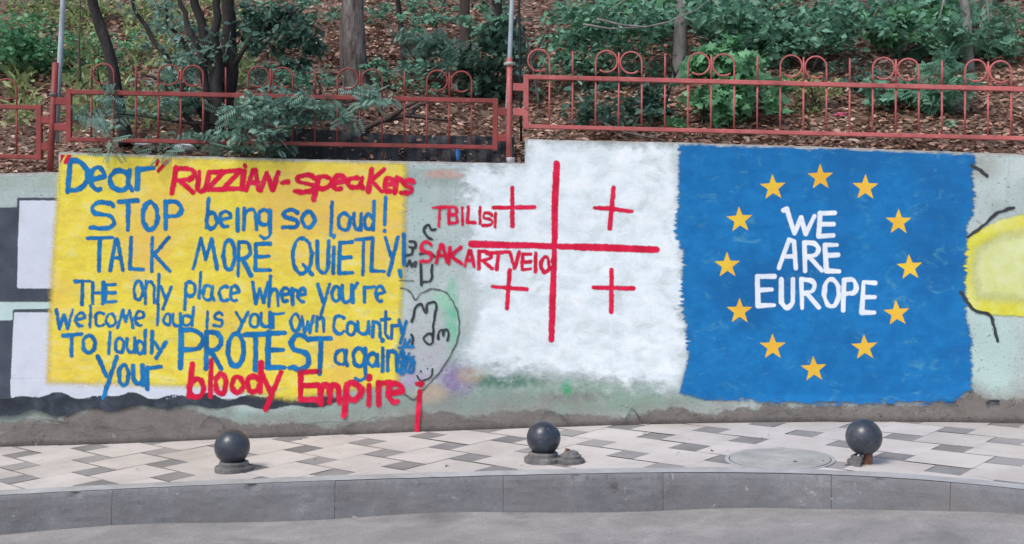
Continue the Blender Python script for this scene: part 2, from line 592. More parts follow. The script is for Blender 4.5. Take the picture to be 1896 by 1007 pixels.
# kerb: stones with narrow joints
jx = [-9, -7.2, -5.6, -3.95, -2.55, -1.09, 0.02, 1.06, 2.09, 2.72, 3.35, 4.1, 5.2, 7, 9]
mb, mt = MB(), MB()
for a, b in zip(jx[:-1], jx[1:]):
    xs = np.linspace(a + 0.0012, b - 0.0012, max(4, int((b - a) / 0.018)))
    V = []
    hz = rng.uniform(-0.004, 0.004)
    for x in xs:
        y = float(kerb_y(x))
        sl = float(kerb_y(x + 0.03) - kerb_y(x - 0.03)) / 0.06
        nn = np.array([sl, -1.0]) / math.hypot(sl, 1)          # towards the road
        wv = 0.003 * math.sin(9 * x) + 0.005 * mnoise.noise((x * 14, 2, 0)) + 0.004 * mnoise.noise((x * 40, 5, 0))
        nk = max(0.0, mnoise.noise((x * 7, 11, 0)) - 0.25) * 0.035 + max(0.0, mnoise.noise((x * 22, 13, 0)) - 0.35) * 0.02
        wv -= nk * 0.5
        top = gz(x, y) + 0.004 + hz * 0.3
        prof = [(-KW, top + 0.002), (-0.05, top + 0.002), (-0.02, top + 0.001), (-0.007 + wv - nk, top - 0.006 - nk * 0.5), (wv - nk * 0.6, top - 0.022 - nk), (0.003 + 0.35 * wv, top - 0.04)] + [
            (0.004 + 0.06 * q_ + 0.004 * mnoise.noise((x * 9, q_ * 30, 3)) + 0.002 * mnoise.noise((x * 31, q_ * 90, 8)), top - q_) for q_ in (0.07, 0.1, 0.13, 0.16, 0.19, 0.22)] + [(0.02, top - 0.36)]
        for d, z in prof:
            V.append((x + nn[0] * d, y + nn[1] * d, z))
    k = len(prof)
    mb.add(V, [[i * k + j, (i + 1) * k + j, (i + 1) * k + j + 1, i * k + j + 1] for i in range(len(xs) - 1) for j in range(k - 1)]
           + [list(range(k)), [(len(xs) - 1) * k + j for j in range(k)][::-1]])
kerb = mb.build('kerb', M['kerb'], kind='structure')
# mortar smeared along the kerb's upper face
mb = MB()
xs = np.linspace(-7, 6, 420)
V = []
for x in xs:
    y = float(kerb_y(x))
    sl = float(kerb_y(x + 0.03) - kerb_y(x - 0.03)) / 0.06
    nn = np.array([sl, -1.0]) / math.hypot(sl, 1)
    e = 0.012 * mnoise.noise((x * 6, 0, 0)) + 0.006 * mnoise.noise((x * 27, 3, 0))
    e2 = 0.02 * mnoise.noise((x * 4, 7, 0)) + 0.01 * mnoise.noise((x * 19, 9, 0))
    for d, dz in ((-KW - 0.03 + e2, 0.0045), (-KW + 0.02 + e2, 0.0105), (-0.06, 0.0105), (-0.026 + e * 0.6, 0.0095)):
        V.append((x + nn[0] * d, y + nn[1] * d, gz(x, y) + dz))
mb.add(V, [[i * 4 + j, (i + 1) * 4 + j, (i + 1) * 4 + j + 1, i * 4 + j + 1] for i in range(len(xs) - 1) for j in range(3)])
mb.build('mortar_strip', M['cement'], kerb)

# manhole cover
mcx, mcy, mr = 1.905, 7.585, 0.365


def disc_on_ground(mbx, cx, cy, prof, n=64, cut=True):
    V = []
    for (r, dz) in prof:
        for k in range(n):
            th = 2 * math.pi * k / n
            x, y = cx + r * math.cos(th), cy + r * math.sin(th)
            if cut:
                y = max(y, float(kerb_y(x)) + KW - 0.06)
            V.append((x, y, gz(x, y) + dz))
    F_ = [[i * n + k, i * n + (k + 1) % n, (i + 1) * n + (k + 1) % n, (i + 1) * n + k] for i in range(len(prof) - 1) for k in range(n)]
    F_.append([(len(prof) - 1) * n + k for k in range(n)])
    mbx.add(V, F_)


mh = thing('manhole_cover', (mcx, mcy, gz(mcx, mcy)), 'round grey concrete manhole cover set in the pavement behind the kerb', 'manhole cover')
mb = MB()
disc_on_ground(mb, mcx, mcy, [(mr, 0.0), (mr, 0.005), (mr - 0.022, 0.006), (mr - 0.026, 0.0042)])
mb.build('rim', M['cement'], mh)
mb = MB()
pr = [(mr - 0.031, 0.0042), (mr - 0.031, 0.0068)]
for q in np.arange(mr - 0.05, 0.05, -0.045):
    pr += [(q, 0.0078), (q - 0.004, 0.0064), (q - 0.008, 0.0064), (q - 0.012, 0.0078)]
disc_on_ground(mb, mcx, mcy, pr)
mb.build('lid', M['cover'], mh)
mb = MB()
disc_on_ground(mb, mcx, mcy, [(mr - 0.024, 0.0046), (mr - 0.034, 0.0046), (mr - 0.2, 0.0046)])
mb.build('gap', M['black_paint'], mh)

# ------------------------------------------------------------------ wall with its murals
WT = 0.26
_low = [(-100, 790), (15, 785), (60, 778), (95, 782), (150, 765), (185, 752), (230, 750), (268, 752), (300, 764), (330, 752), (380, 764), (430, 782), (480, 788), (540, 782), (600, 790), (650, 784), (700, 776),
        (760, 768), (820, 764), (880, 772), (940, 764), (1000, 756), (1050, 768), (1130, 776), (1180, 768), (1240, 758), (1300, 764), (1350, 762), (1420, 750), (1500, 752), (1600, 752), (1700, 748),
        (1770, 738), (1800, 725), (1837, 742), (2000, 740)]
_splat = [(300, 775, 480, 40, S(148, 166, 158), 0.9), (650, 770, 140, 30, S(150, 166, 158), 0.85),   # px, py, rx, ry, colour, strength: old paint under the murals
    (1000, 735, 260, 34, S(138, 158, 148), 0.9), (930, 705, 60, 11, S(85, 125, 110), 0.9), (880, 745, 90, 18, S(135, 155, 150), 0.7), (1140, 735, 120, 22, S(140, 165, 150), 0.8), (1060, 735, 60, 10, S(130, 132, 126), 0.8),
    (1050, 717, 8, 14, S(50, 160, 110), 0.9), (845, 700, 30, 28, S(140, 125, 165), 0.9), (800, 730, 26, 16, S(190, 170, 150), 0.8), (870, 695, 22, 14, S(180, 165, 140), 0.7),
    (760, 695, 30, 18, S(175, 165, 195), 0.8), (836, 590, 12, 62, S(120, 190, 160), 0.8), (790, 650, 40, 45, S(180, 182, 190), 0.8), (815, 556, 22, 14, S(155, 205, 180), 0.7), (782, 600, 24, 50, S(182, 190, 190), 0.7), (800, 330, 60, 14, S(150, 165, 160), 0.8), (830, 322, 40, 6, S(205, 160, 145), 0.8), (780, 400, 30, 60, S(175, 195, 190), 0.6),
    (60, 335, 80, 14, S(165, 180, 172), 0.8), (1815, 310, 30, 22, S(160, 165, 160), 0.8), (1830, 650, 40, 90, S(178, 205, 200), 0.8), (600, 775, 120, 22, S(155, 175, 165), 0.7),
    (330, 765, 120, 10, S(150, 185, 180), 0.7), (80, 780, 60, 14, S(140, 170, 165), 0.7), (480, 752, 60, 10, S(190, 205, 205), 0.8)]


def wall_section(k, xa, xb):
    xs = np.linspace(xa, xb, max(3, int((xb - xa) / 0.025)))
    nz = 96
    V, low, top, pc, ft = [], [], [], [], []
    lx = np.array([p[0] for p in _low], float)
    lz = np.array([p[1] for p in _low], float)
    for x in xs:
        y = float(wall_y(x))
        zb = float(gz(x, y)) - 0.12
        zt = wall_top(x, k) + 0.006 * mnoise.noise((x * 5, k, 0)) + 0.003 * mnoise.noise((x * 21, k, 4))
        px = CX + x / y * FPX
        pl = np.interp(px, lx, lz)
        for q in np.linspace(0, 1, nz):
            z = zb + (zt - zb) * q
            py = CY - (z - CAMZ) / y * FPX
            d = (pl - py) * y / FPX
            proud = 0.012 * max(0, min(1, (0.05 - d) / 0.08)) * (0.7 + 0.4 * mnoise.noise((x * 3, z * 3, 1)))
            edge = 0.012 if q > 0.995 else 0.0
            V.append((x, y - float(wall_disp(x, z)) - proud + edge, z))
            low.append(d)
            top.append(zt - z)
            ft.append(z - zb - 0.12)
            col, al = np.zeros(3), 0.0
            for (sx, sy, rx, ry, c, st) in _splat:
                e = ((px - sx) / rx) ** 2 + ((py - sy) / ry) ** 2
                if e < 2.2:
                    a = st * max(0.0, 1 - max(0.0, e - 0.4) / 1.8)
                    col = col * (1 - a) + np.array(c) * a
                    al = al * (1 - a) + a
            pc.append((*(col / al if al > 0 else col), al))
    return xs, nz, V, low, top, pc, ft


mb = MB()
A_low, A_top, A_pc, A_ft = [], [], [], []
for k, (xa, xb) in enumerate([(-9.0, XS1), (XS1, XS2), (XS2, 9.0)]):
    # fine in view, coarse outside it
    segs = [(xa, xb)]
    xs, nz, V, low, top, pc, ft = wall_section(k, xa, xb)
    if k == 0:
        V = [(x, y + 0.02, z) for x, y, z in V]
    n = len(xs)
    F_ = [[i * nz + j, (i + 1) * nz + j, (i + 1) * nz + j + 1, i * nz + j + 1] for i in range(n - 1) for j in range(nz - 1)]
    base = len(V)
    for x in xs:                                              # top and back
        y = float(wall_y(x)) + WT
        V.append((x, y, V[(list(xs).index(x)) * nz + nz - 1][2] - 0.004))
        V.append((x, y, float(gz(x, y)) - 0.12))
        low += [1.0, 1.0]
        top += [0.0, 0.0]
        ft += [1.0, 1.0]
        pc += [(0, 0, 0, 0)] * 2
    for i in range(n - 1):
        F_.append([i * nz + nz - 1, (i + 1) * nz + nz - 1, base + 2 * (i + 1), base + 2 * i])
        F_.append([base + 2 * i, base + 2 * (i + 1), base + 2 * (i + 1) + 1, base + 2 * i + 1])
    for i, fl in ((0, 0), (n - 1, 1)):
        poly = [i * nz + j for j in range(nz)] + [base + 2 * i, base + 2 * i + 1]
        F_.append(poly[::-1] if not fl else poly)
    mb.add(V, F_)
    A_low += low
    A_top += top
    A_ft += ft
    A_pc += pc
m, nt, bs = mat_new('wall_render')
t = NT(nt)
n1 = t.noise(3.0, 6, 0.6)
n2 = t.noise(18, 6, 0.65)
n3 = t.noise(110, 4, 0.6)
plaster = t.ramp(t.rng(n1, 0.3, 0.7), [(0, (0.38, 0.45, 0.44)), (0.5, (0.46, 0.55, 0.535)), (1, (0.55, 0.62, 0.615))])
plaster = t.mix(t.rng(n2, 0.58, 0.78, 0, 0.55), plaster, (0.2, 0.24, 0.23))
pa = t.node("ShaderNodeAttribute", attribute_name="paint")
pal = t.math('MULTIPLY', pa.outputs["Alpha"], t.rng(n2, 0.25, 0.6, 0.35, 1.3), True)
plaster = t.mix(pal, plaster, pa.outputs["Color"])
conc = t.ramp(t.rng(t.math('ADD', t.math('MULTIPLY', t.noise(11, 6, 0.6, t.scaled(1, 1, 1.8), 0.8), 0.5), t.math('MULTIPLY', n1, 0.5)), 0.3, 0.7),
              [(0, (0.14, 0.124, 0.114)), (0.35, (0.178, 0.16, 0.148)), (0.7, (0.21, 0.193, 0.18)), (1, (0.28, 0.262, 0.25))])
cr = t.node("ShaderNodeTexVoronoi", feature='DISTANCE_TO_EDGE')
cr.inputs["Scale"].default_value = 3.1
t.L(t.scaled(1, 1, 1.3, t.node("ShaderNodeVectorMath", operation='ADD').outputs[0]), cr.inputs["Vector"])
vm = [q for q in nt.nodes if q.bl_idname == "ShaderNodeVectorMath"][0]
nv = t.node("ShaderNodeTexNoise")
nv.inputs["Scale"].default_value = 5
nv.inputs["Detail"].default_value = 5
t.L(t.pos(), nv.inputs["Vector"])
t.L(t.pos(), vm.inputs[0])
t.L(nv.outputs["Color"], vm.inputs[1])
crack = t.math('MULTIPLY', t.rng(cr.outputs["Distance"], 0.0, 0.02, 1, 0), t.rng(t.noise(1.6, 2), 0.45, 0.55, 0, 0.8))
conc = t.mix(crack, conc, (0.03, 0.027, 0.025))
low_a = t.attr("low")
fac = t.rng(t.math('ADD', low_a, t.math('MULTIPLY', t.math('SUBTRACT', t.noise(7, 9, 0.72), 0.5), 0.20)), -0.016, 0.016, 0, 1, True)
stn = t.rng(t.math('ADD', low_a, t.math('MULTIPLY', t.math('SUBTRACT', t.noise(4.5, 7, 0.7), 0.5), 0.5)), 0.0, 0.17, 0.75, 0.0)
plaster = t.mix(stn, plaster, t.mix(n2, (0.16, 0.15, 0.135), (0.36, 0.36, 0.335)))
c = t.mix(fac, conc, plaster)
c = t.mix(t.rng(t.math('ADD', t.attr('foot'), t.math('MULTIPLY', t.math('SUBTRACT', n2, 0.5), 0.06)), 0.0, 0.05, 0.8, 0), c, (0.05, 0.045, 0.04))
tp = t.rng(t.math('ADD', t.attr("topd"), t.math('MULTIPLY', t.math('SUBTRACT', n2, 0.5), 0.05)), 0.012, 0.035, 1, 0)
c = t.mix(tp, c, t.mix(n2, (0.22, 0.21, 0.2), (0.42, 0.42, 0.4)))
run = t.math('MULTIPLY', t.rng(t.noise(5, 5, 0.6, t.scaled(1.6, 1.6, 0.12)), 0.54, 0.66, 0, 0.6), t.rng(t.attr('topd'), 0.0, 0.55, 1, 0))
c = t.mix(run, c, (0.13, 0.13, 0.12))
pit = t.rng(t.noise(62, 3, 0.5), 0.66, 0.70, 0, 0.75)
c = t.mix(pit, c, (0.06, 0.056, 0.052))
chp = t.rng(t.noise(13, 5, 0.6, None, 0.5), 0.665, 0.68, 0, 0.7)
c = t.mix(chp, c, (0.30, 0.28, 0.26))
c = t.mix(t.rng(n3, 0.5, 0.8, 0, 0.3), c, (0.08, 0.08, 0.08))
t.L(c, bs.inputs["Base Color"])
bs.inputs["Roughness"].default_value = 0.9
bs.inputs["Specular IOR Level"].default_value = 0.25
t.bump(t.math('ADD', t.math('MULTIPLY', n2, 0.8), t.math('ADD', n3, t.math('MULTIPLY', fac, 0.8))), 0.5, 0.009, bs)
me = mb.mesh('retaining_wall')
me.attributes.new("low", 'FLOAT', 'POINT').data.foreach_set("value", np.asarray(A_low, np.float32))
me.attributes.new("foot", 'FLOAT', 'POINT').data.foreach_set("value", np.asarray(A_ft, np.float32))
me.attributes.new("topd", 'FLOAT', 'POINT').data.foreach_set("value", np.asarray(A_top, np.float32))
me.attributes.new("paint", 'FLOAT_COLOR', 'POINT').data.foreach_set("color", np.asarray(A_pc, np.float32).ravel())
WALL = new_obj('retaining_wall', me, m, None, 'long stepped concrete retaining wall covered in painted murals and slogans', 'wall', None, 'thing')

MPX = 9.05 / FPX                                              # metres per photo pixel on the wall


def seg_sdf(P, A, B, ra, rb):
    """min over capsules of (distance - radius)"""
    out = np.full(len(P), 1e9)
    for a, b, r0, r1 in zip(A, B, ra, rb):
        ab = b - a
        L2 = ab @ ab
        h = np.clip(((P - a) @ ab) / L2, 0, 1) if L2 > 1e-9 else np.zeros(len(P))
        d = np.linalg.norm(P - a - h[:, None] * ab, axis=1) - (r0 + (r1 - r0) * h)
        out = np.minimum(out, d)
    return out


def poly_sdf(P, poly):
    poly = np.asarray(poly, float)
    A, B = poly, np.roll(poly, -1, 0)
    d = np.full(len(P), 1e9)
    ins = np.zeros(len(P), bool)
    for a, b in zip(A, B):
        ab = b - a
        h = np.clip(((P - a) @ ab) / max(ab @ ab, 1e-9), 0, 1)
        d = np.minimum(d, np.linalg.norm(P - a - h[:, None] * ab, axis=1))
        c = (a[1] > P[:, 1]) != (b[1] > P[:, 1])
        with np.errstate(divide='ignore', invalid='ignore'):
            xi = (b[0] - a[0]) * (P[:, 1] - a[1]) / (b[1] - a[1]) + a[0]
        ins ^= c & (P[:, 0] < xi)
    return np.where(ins, d, -d)


def top_px(px):
    x = (px - CX) / FPX * 9.05
    y = float(wall_y(x))
    x = (px - CX) / FPX * y
    return CY - (wall_top(x) - CAMZ) / y * FPX


def sheet(name, sdf_fn, box, step, margin, layer, mat, parent, label=None):
    """paint layer on the wall: grid over the pixel box, kept where inside the shape or within margin of its edge"""
    x0, y0, x1, y1 = box
    nx, ny = int((x1 - x0) / step) + 2, int((y1 - y0) / step) + 2
    gx, gy = np.meshgrid(np.linspace(x0, x1, nx), np.linspace(y0, y1, ny))
    P = np.c_[gx.ravel(), gy.ravel()]
    tp_ = np.interp(P[:, 0], np.arange(-60, 1980, 4), _TOP)
    over = P[:, 1] < tp_ + 1.2
    P[:, 1] = np.maximum(P[:, 1], tp_ + 1.2)
    sd = np.minimum(sdf_fn(P), (P[:, 1] - tp_ - 5.0) * 1.6)
    X, Y, Z = on_sheet(P[:, 0], P[:, 1])
    Yo = Y - wall_disp(X, Z) - 0.0024 - layer * 0.55
    # follow the thicker render near the foot of the wall
    lp = np.interp(P[:, 0], [p[0] for p in _low], [p[1] for p in _low])
    d = (lp - P[:, 1]) * MPX
    Yo -= 0.019 * np.clip((0.09 - d) / 0.08, 0, 1)
    okv = sd > -margin / MPX
    idx = np.arange(nx * ny).reshape(ny, nx)
    q = np.stack([idx[:-1, :-1], idx[1:, :-1], idx[1:, 1:], idx[:-1, 1:]], -1).reshape(-1, 4)
    okq = okv[q].all(1) & ~over[q].all(1)
    q = q[okq]
    used = np.unique(q)
    re_ = np.full(nx * ny, -1)
    re_[used] = np.arange(len(used))
    me = bpy.data.meshes.new(name)
    me.from_pydata(np.c_[X, Yo, Z][used].tolist(), [], re_[q].tolist())
    me.attributes.new("sdf", 'FLOAT', 'POINT').data.foreach_set("value", (sd[used] * MPX).astype(np.float32))
    me.shade_smooth()
    return new_obj(name, me, mat, parent, label)


_TOP = np.array([top_px(q) for q in np.arange(-60, 1980, 4)])


def patch(name, poly, layer, mat, parent=None, step=5, margin=0.09, label=None):
    poly = np.asarray(poly, float)
    b = (poly[:, 0].min() - 22, poly[:, 1].min() - 22, poly[:, 0].max() + 22, poly[:, 1].max() + 22)
    return sheet(name, lambda P: poly_sdf(P, poly), b, step, margin, layer, mat, parent or WALL, label)


M['p_yellow'] = paint_mat('p_yellow', [(0, (0.74, 0.57, 0.08)), (0.35, (0.82, 0.66, 0.07)), (0.6, (0.87, 0.72, 0.08)), (1, (0.85, 0.75, 0.25))], 7, 0.08, 0.036, (1, 1, 1.7), thin=0.3,
                          speck=((0.50, 0.52, 0.30), 0.52, 0.72, 6, 0.9), tone=((0.84, 0.50, 0.13), 1.3, 0.6))
M['p_white'] = paint_mat('p_white', [(0, (0.62, 0.70, 0.72)), (0.4, (0.74, 0.82, 0.86)), (0.6, (0.80, 0.88, 0.92)), (1, (0.89, 0.93, 0.96))], 5.5, 0.42, 0.10, (1, 1, 1.5), thin=0.2, fine=0.04, es=7,
                         speck=((0.38, 0.47, 0.45), 0.5, 0.74, 3.6, 0.75), ss=1.4)
M['p_blue'] = paint_mat('p_blue', [(0, (0.005, 0.14, 0.40)), (0.5, (0.006, 0.17, 0.455)), (1, (0.012, 0.20, 0.50))], 9, 0.20, 0.018, (1, 1, 1.2), thin=0.2, fine=0.12, es=15,
                        speck=((0.10, 0.35, 0.45), 0.53, 0.73, 6.0, 0.8), tone=((0.005, 0.105, 0.31), 1.6, 0.6), estretch=(0.5, 0.5, 2.4), ss=1.7)
M['p_black'] = paint_mat('p_black', [(0, (0.022, 0.026, 0.036)), (0.5, (0.036, 0.045, 0.062)), (1, (0.07, 0.085, 0.11))], 8, 0.03, 0.006, thin=0.35)
M['p_slate'] = paint_mat('p_slate', [(0, (0.05, 0.058, 0.08)), (0.5, (0.066, 0.077, 0.105)), (1, (0.09, 0.1, 0.13))], 6, 0.012, 0.005)
M['p_lilac'] = paint_mat('p_lilac', [(0, (0.58, 0.62, 0.70)), (0.5, (0.64, 0.68, 0.77)), (1, (0.68, 0.72, 0.80))], 6, 0.012, 0.005)
M['p_mint'] = paint_mat('p_mint', [(0, (0.46, 0.62, 0.61)), (1, (0.56, 0.70, 0.70))], 6, 0.012, 0.005)
M['p_lime'] = paint_mat('p_lime', [(0, (0.55, 0.52, 0.03)), (0.4, (0.68, 0.65, 0.07)), (1, (0.72, 0.73, 0.3))], 5, 0.03, 0.012)
M['p_limepale'] = paint_mat('p_limepale', [(0, (0.58, 0.62, 0.2)), (1, (0.68, 0.72, 0.42))], 8, 0.10, 0.07)
M['t_blue'] = paint_mat('t_blue', [(0, (0.004, 0.14, 0.40)), (0.5, (0.005, 0.19, 0.49)), (1, (0.02, 0.25, 0.54))], 9, 0.022, 0.006, thin=0.42, tone=((0.004, 0.11, 0.3), 6, 0.6))
M['t_red'] = paint_mat('t_red', [(0, (0.62, 0.004, 0.04)), (0.5, (0.74, 0.006, 0.058)), (1, (0.80, 0.03, 0.10))], 9, 0.022, 0.007, thin=0.34, tone=((0.52, 0.004, 0.035), 6, 0.6))
M['t_white'] = paint_mat('t_white', [(0, (0.68, 0.76, 0.86)), (1, (0.85, 0.88, 0.92))], 10, 0.006, 0.005)
M['t_black'] = paint_mat('t_black', [(0, (0.02, 0.024, 0.03)), (1, (0.06, 0.07, 0.08))], 12, 0.006, 0.004, thin=0.3)
M['t_thin'] = paint_mat('t_thin', [(0, (0.05, 0.06, 0.065)), (1, (0.16, 0.18, 0.18))], 12, 0.006, 0.005, thin=0.5)
M['t_star'] = paint_mat('t_star', [(0, (0.78, 0.42, 0.045)), (0.5, (0.82, 0.50, 0.055)), (1, (0.80, 0.58, 0.05))], 3, 0.003, 0.003)

# old mural of dark frames on the left
old = patch('window_frame_mural', [(-60, 384), (32, 384), (32, 366), (112, 366), (112, 556), (-60, 556)], 0.0010, M['p_slate'], label='dark slate frame of an older painted window')
patch('painted_pane', [(36.5, 371), (114, 371), (110, 534), (32, 534)], 0.0024, M['p_lilac'], old, label='upper pale lilac pane')
patch('painted_band', [(-60, 559), (112, 559), (112, 571), (26, 573), (26, 593), (-60, 593)], 0.0010, M['p_mint'], old)
patch('frame_lower', [(-60, 594), (24, 594), (24, 573), (100, 573), (100, 745), (-60, 745)], 0.0017, M['p_slate'], old)
patch('painted_pane', [(26.5, 578), (100, 578), (100, 730), (20, 736)], 0.0026, M['p_lilac'], old, label='lower pale lilac pane')
patch('pale_ground', [(20, 700), (420, 700), (560, 712), (560, 738), (20, 738)], 0.0031, M['p_lilac'], old)
# wavy dark band at the foot
pt_ = [(-60, 738)]
for q in range(15, 650, 12):
    pt_.append((q, 733 + 4 * math.sin(q / 21) + 4 * math.sin(q / 11.0 + 1) + max(0, (q - 400) / 28) * 0.6))
for q in range(650, 10, -12):
    hh = np.interp(q, [0, 60, 90, 180, 300, 420, 480, 560, 640, 700], [768, 760, 768, 757, 752, 752, 754, 753, 744, 738])
    pt_.append((q, hh + 4 * math.sin(q / 15)))
pt_.append((-60, 768))
patch('wavy_band', pt_, 0.0038, M['p_black'], old, step=4, label='wavy dark painted band along the foot of the wall')

yel = patch('yellow_mural', [(112, 270), (300, 270), (752, 285), (748, 460), (741, 600), (736, 712), (620, 725), (540, 740), (400, 716), (250, 712), (88, 708), (92, 620), (96, 520), (104, 400)], 0.0052,
            M['p_yellow'], label='yellow painted panel with blue and red slogan lettering')
whi = patch('white_flag_mural', [(850, 312), (900, 304), (968, 302), (975, 240), (1262, 240), (1262, 400), (1275, 560), (1278, 640), (1258, 722), (1190, 712), (1100, 704), (1040, 690), (930, 682), (850, 670),
                                 (870, 620), (880, 560), (870, 500), (865, 440), (855, 400), (872, 350)], 0.0052, M['p_white'], step=4, margin=0.26, label='white painted flag panel with red crosses')
blu = patch('blue_flag_mural', [(1258, 240), (1600, 250), (1806, 268), (1800, 330), (1804, 372), (1790, 420), (1786, 500), (1788, 590), (1798, 640), (1796, 720), (1760, 742), (1640, 744), (1500, 745), (1400, 742), (1300, 738), (1258, 728),
                                (1275, 660), (1270, 600), (1262, 540), (1266, 480), (1250, 430), (1256, 380)], 0.0072, M['p_blue'], step=4, margin=0.13, label='blue painted panel with a ring of yellow stars and white lettering')
# yellow shape with black outline at the right
lim = patch('lime_shape_mural', [(1960, 380), (1850, 408), (1815, 425), (1792, 442), (1784, 480), (1782, 530), (1790, 560), (1808, 578), (1835, 582), (1960, 590)], 0.0058, M['p_lime'], label='lime yellow rounded shape with black outline')
patch('pale_centre', [(1960, 420), (1850, 436), (1808, 462), (1800, 510), (1810, 550), (1960, 560)], 0.0066, M['p_limepale'], lim)

# ------------------------------------------------------------------ lettering: strokes in photo pixels


def arc(cx, cy, rx, ry, a0, a1, n=None):
    n = n or max(5, int(abs(a1 - a0) / 18))
    return [(cx + rx * math.cos(R(a0 + (a1 - a0) * i / n)), cy + ry * math.sin(R(a0 + (a1 - a0) * i / n))) for i in range(n + 1)]


GL = {   # strokes in a unit box, y down
    'A': [[(0, 1), (.42, .02), (.58, .02), (1, 1)], [(.2, .62), (.82, .62)]],
    'B': [[(0, 0), (0, 1)], [(0, .02)] + arc(.4, .24, .5, .22, -90, 90) + [(0, .46)], [(0, .48)] + arc(.45, .73, .55, .26, -90, 90) + [(0, 1)]],
    'C': [arc(.55, .5, .55, .5, -50, -310)],
    'D': [[(.1, 0), (0, 1)], [(0, 0)] + arc(.25, .48, .75, .48, -80, 80) + [(.02, .95)]],
    'E': [[(.05, 0), (0, 1)], [(.02, .02), (1, 0)], [(.02, .5), (.9, .48)], [(0, 1), (1, .98)]],
    'H': [[(0, 0), (0, 1)], [(1, 0), (1, 1)], [(0, .52), (1, .5)]],
    'I': [[(.5, 0), (.5, 1)]],
    'i': [[(.5, .28), (.5, 1)], [(.5, .0), (.52, .04)]],
    'K': [[(.05, 0), (0, 1)], [(.95, 0), (.08, .52)], [(.1, .5), (1, 1)]],
    'L': [[(.1, 0), (0, .97)], [(0, .98), (1, 1)]],
    'M': [[(0, 1), (.3, 0), (.5, .68), (.78, .03), (1, 1)]],
    'N': [[(0, 1), (.22, .05), (.72, .95), (1, 0)]],
    'O': [arc(.5, .5, .5, .5, -100, 265)],
    'P': [[(.05, 0), (0, 1)], [(.02, .02)] + arc(.45, .27, .55, .26, -90, 90) + [(.03, .54)]],
    'Q': [arc(.5, .48, .5, .48, -100, 265), [(.55, .72), (1, .98)]],
    'R': [[(.05, 0), (0, 1)], [(.02, .02)] + arc(.4, .25, .55, .25, -90, 90) + [(.05, .5)], [(.3, .5), (1, 1)]],
    'S': [arc(.52, .25, .46, .25, -20, -230) + arc(.5, .74, .5, .26, -70, 130) + [(0, .97)]],
    'T': [[(0, .03), (1, 0)], [(.5, .02), (.46, 1)]],
    'U': [[(0, 0), (.02, .6)] + arc(.48, .68, .45, .32, 170, 10) + [(.97, 0)]],
    'V': [[(0, 0), (.45, 1), (1, 0)]],
    'W': [[(0, 0), (.25, 1), (.5, .4), (.72, 1), (1, 0)]],
    'Y': [[(0, 0), (.45, .5)], [(1, 0), (.3, 1)]],
    'Z': [[(.05, .05), (.95, 0), (0, .97), (1, .95)]],
    'a': [arc(.45, .5, .44, .48, -40, -330), [(.88, .05), (.82, .6), (1, 1)]],
    'b': [[(.25, 0), (.02, .95)], arc(.5, .72, .46, .27, 180, 540)],
    'c': [arc(.55, .5, .53, .5, -50, -310)],
    'd': [arc(.42, .72, .42, .28, -30, -350), [(.98, 0), (.88, 1)]],
    'e': [[(.05, .52), (.92, .4)] + arc(.5, .48, .45, .48, -10, -290)],
    'g': [arc(.5, .28, .42, .27, -40, -380), [(.95, .05), (.98, .7)] + arc(.55, .78, .43, .22, 0, 140)],
    'h': [[(.1, 0), (0, 1)], [(.02, .7)] + arc(.52, .62, .42, .2, 190, 350) + [(.95, 1)]],
    'l': [[(.6, 0), (.4, 1)]],
    'm': [[(0, .1), (0, 1)], [(0, .4)] + arc(.25, .3, .22, .25, 190, 360) + [(.47, .95)], [(.48, .4)] + arc(.73, .3, .24, .28, 190, 360) + [(1, 1)]],
    'n': [[(.05, 0), (0, 1)], [(.03, .35)] + arc(.5, .32, .42, .28, 190, 360) + [(.95, 1)]],
    'o': [arc(.5, .5, .48, .5, -100, 265)],
    'p': [[(.15, .05), (0, 1)], [(.12, .15)] + arc(.5, .26, .48, .26, -140, 130)],
    'r': [[(.1, 0), (.06, 1)], [(.08, .35)] + arc(.6, .4, .5, .32, 200, 320)],
    'f': [[(.06, .08), (.06, 1)], [(.04, .12), (1, .05)]],
    's': [arc(.55, .26, .42, .25, -30, -220) + arc(.5, .74, .45, .25, -60, 110) + [(0, .95)]],
    't': [[(.5, 0), (.45, .85), (.8, 1)], [(0, .3), (1, .27)]],
    'u': [[(0, 0), (.03, .6)] + arc(.45, .7, .42, .3, 170, 10) + [(.9, 0)], [(.9, 0), (1, 1)]],
    'w': [[(0, 0), (.2, 1), (.48, .3), (.68, 1), (1, 0)]],
    'y': [[(0, 0), (.45, .52)], [(1, 0), (.2, 1)]],
    '-': [[(0, .5), (1, .5)]],
    '!': [[(.6, 0), (.45, .78)], [(.4, .97), (.42, 1)]],
    '1': [[(0, 0), (1, 1)]],
}


def smooth_line(p, n=6):
    """Catmull-Rom through the points"""
    p = [np.array(q, float) for q in p]
    if len(p) < 3:
        return [tuple(q) for q in p]
    e = [2 * p[0] - p[1]] + p + [2 * p[-1] - p[-2]]
    out = []
    for i in range(1, len(e) - 2):
        a, b, c, d = e[i - 1:i + 3]
        for k in range(n):
            t_ = k / n
            out.append(tuple(0.5 * (2 * b + (c - a) * t_ + (2 * a - 5 * b + 4 * c - d) * t_ ** 2 + (3 * b - a - 3 * c + d) * t_ ** 3)))
    return out + [tuple(p[-1])]


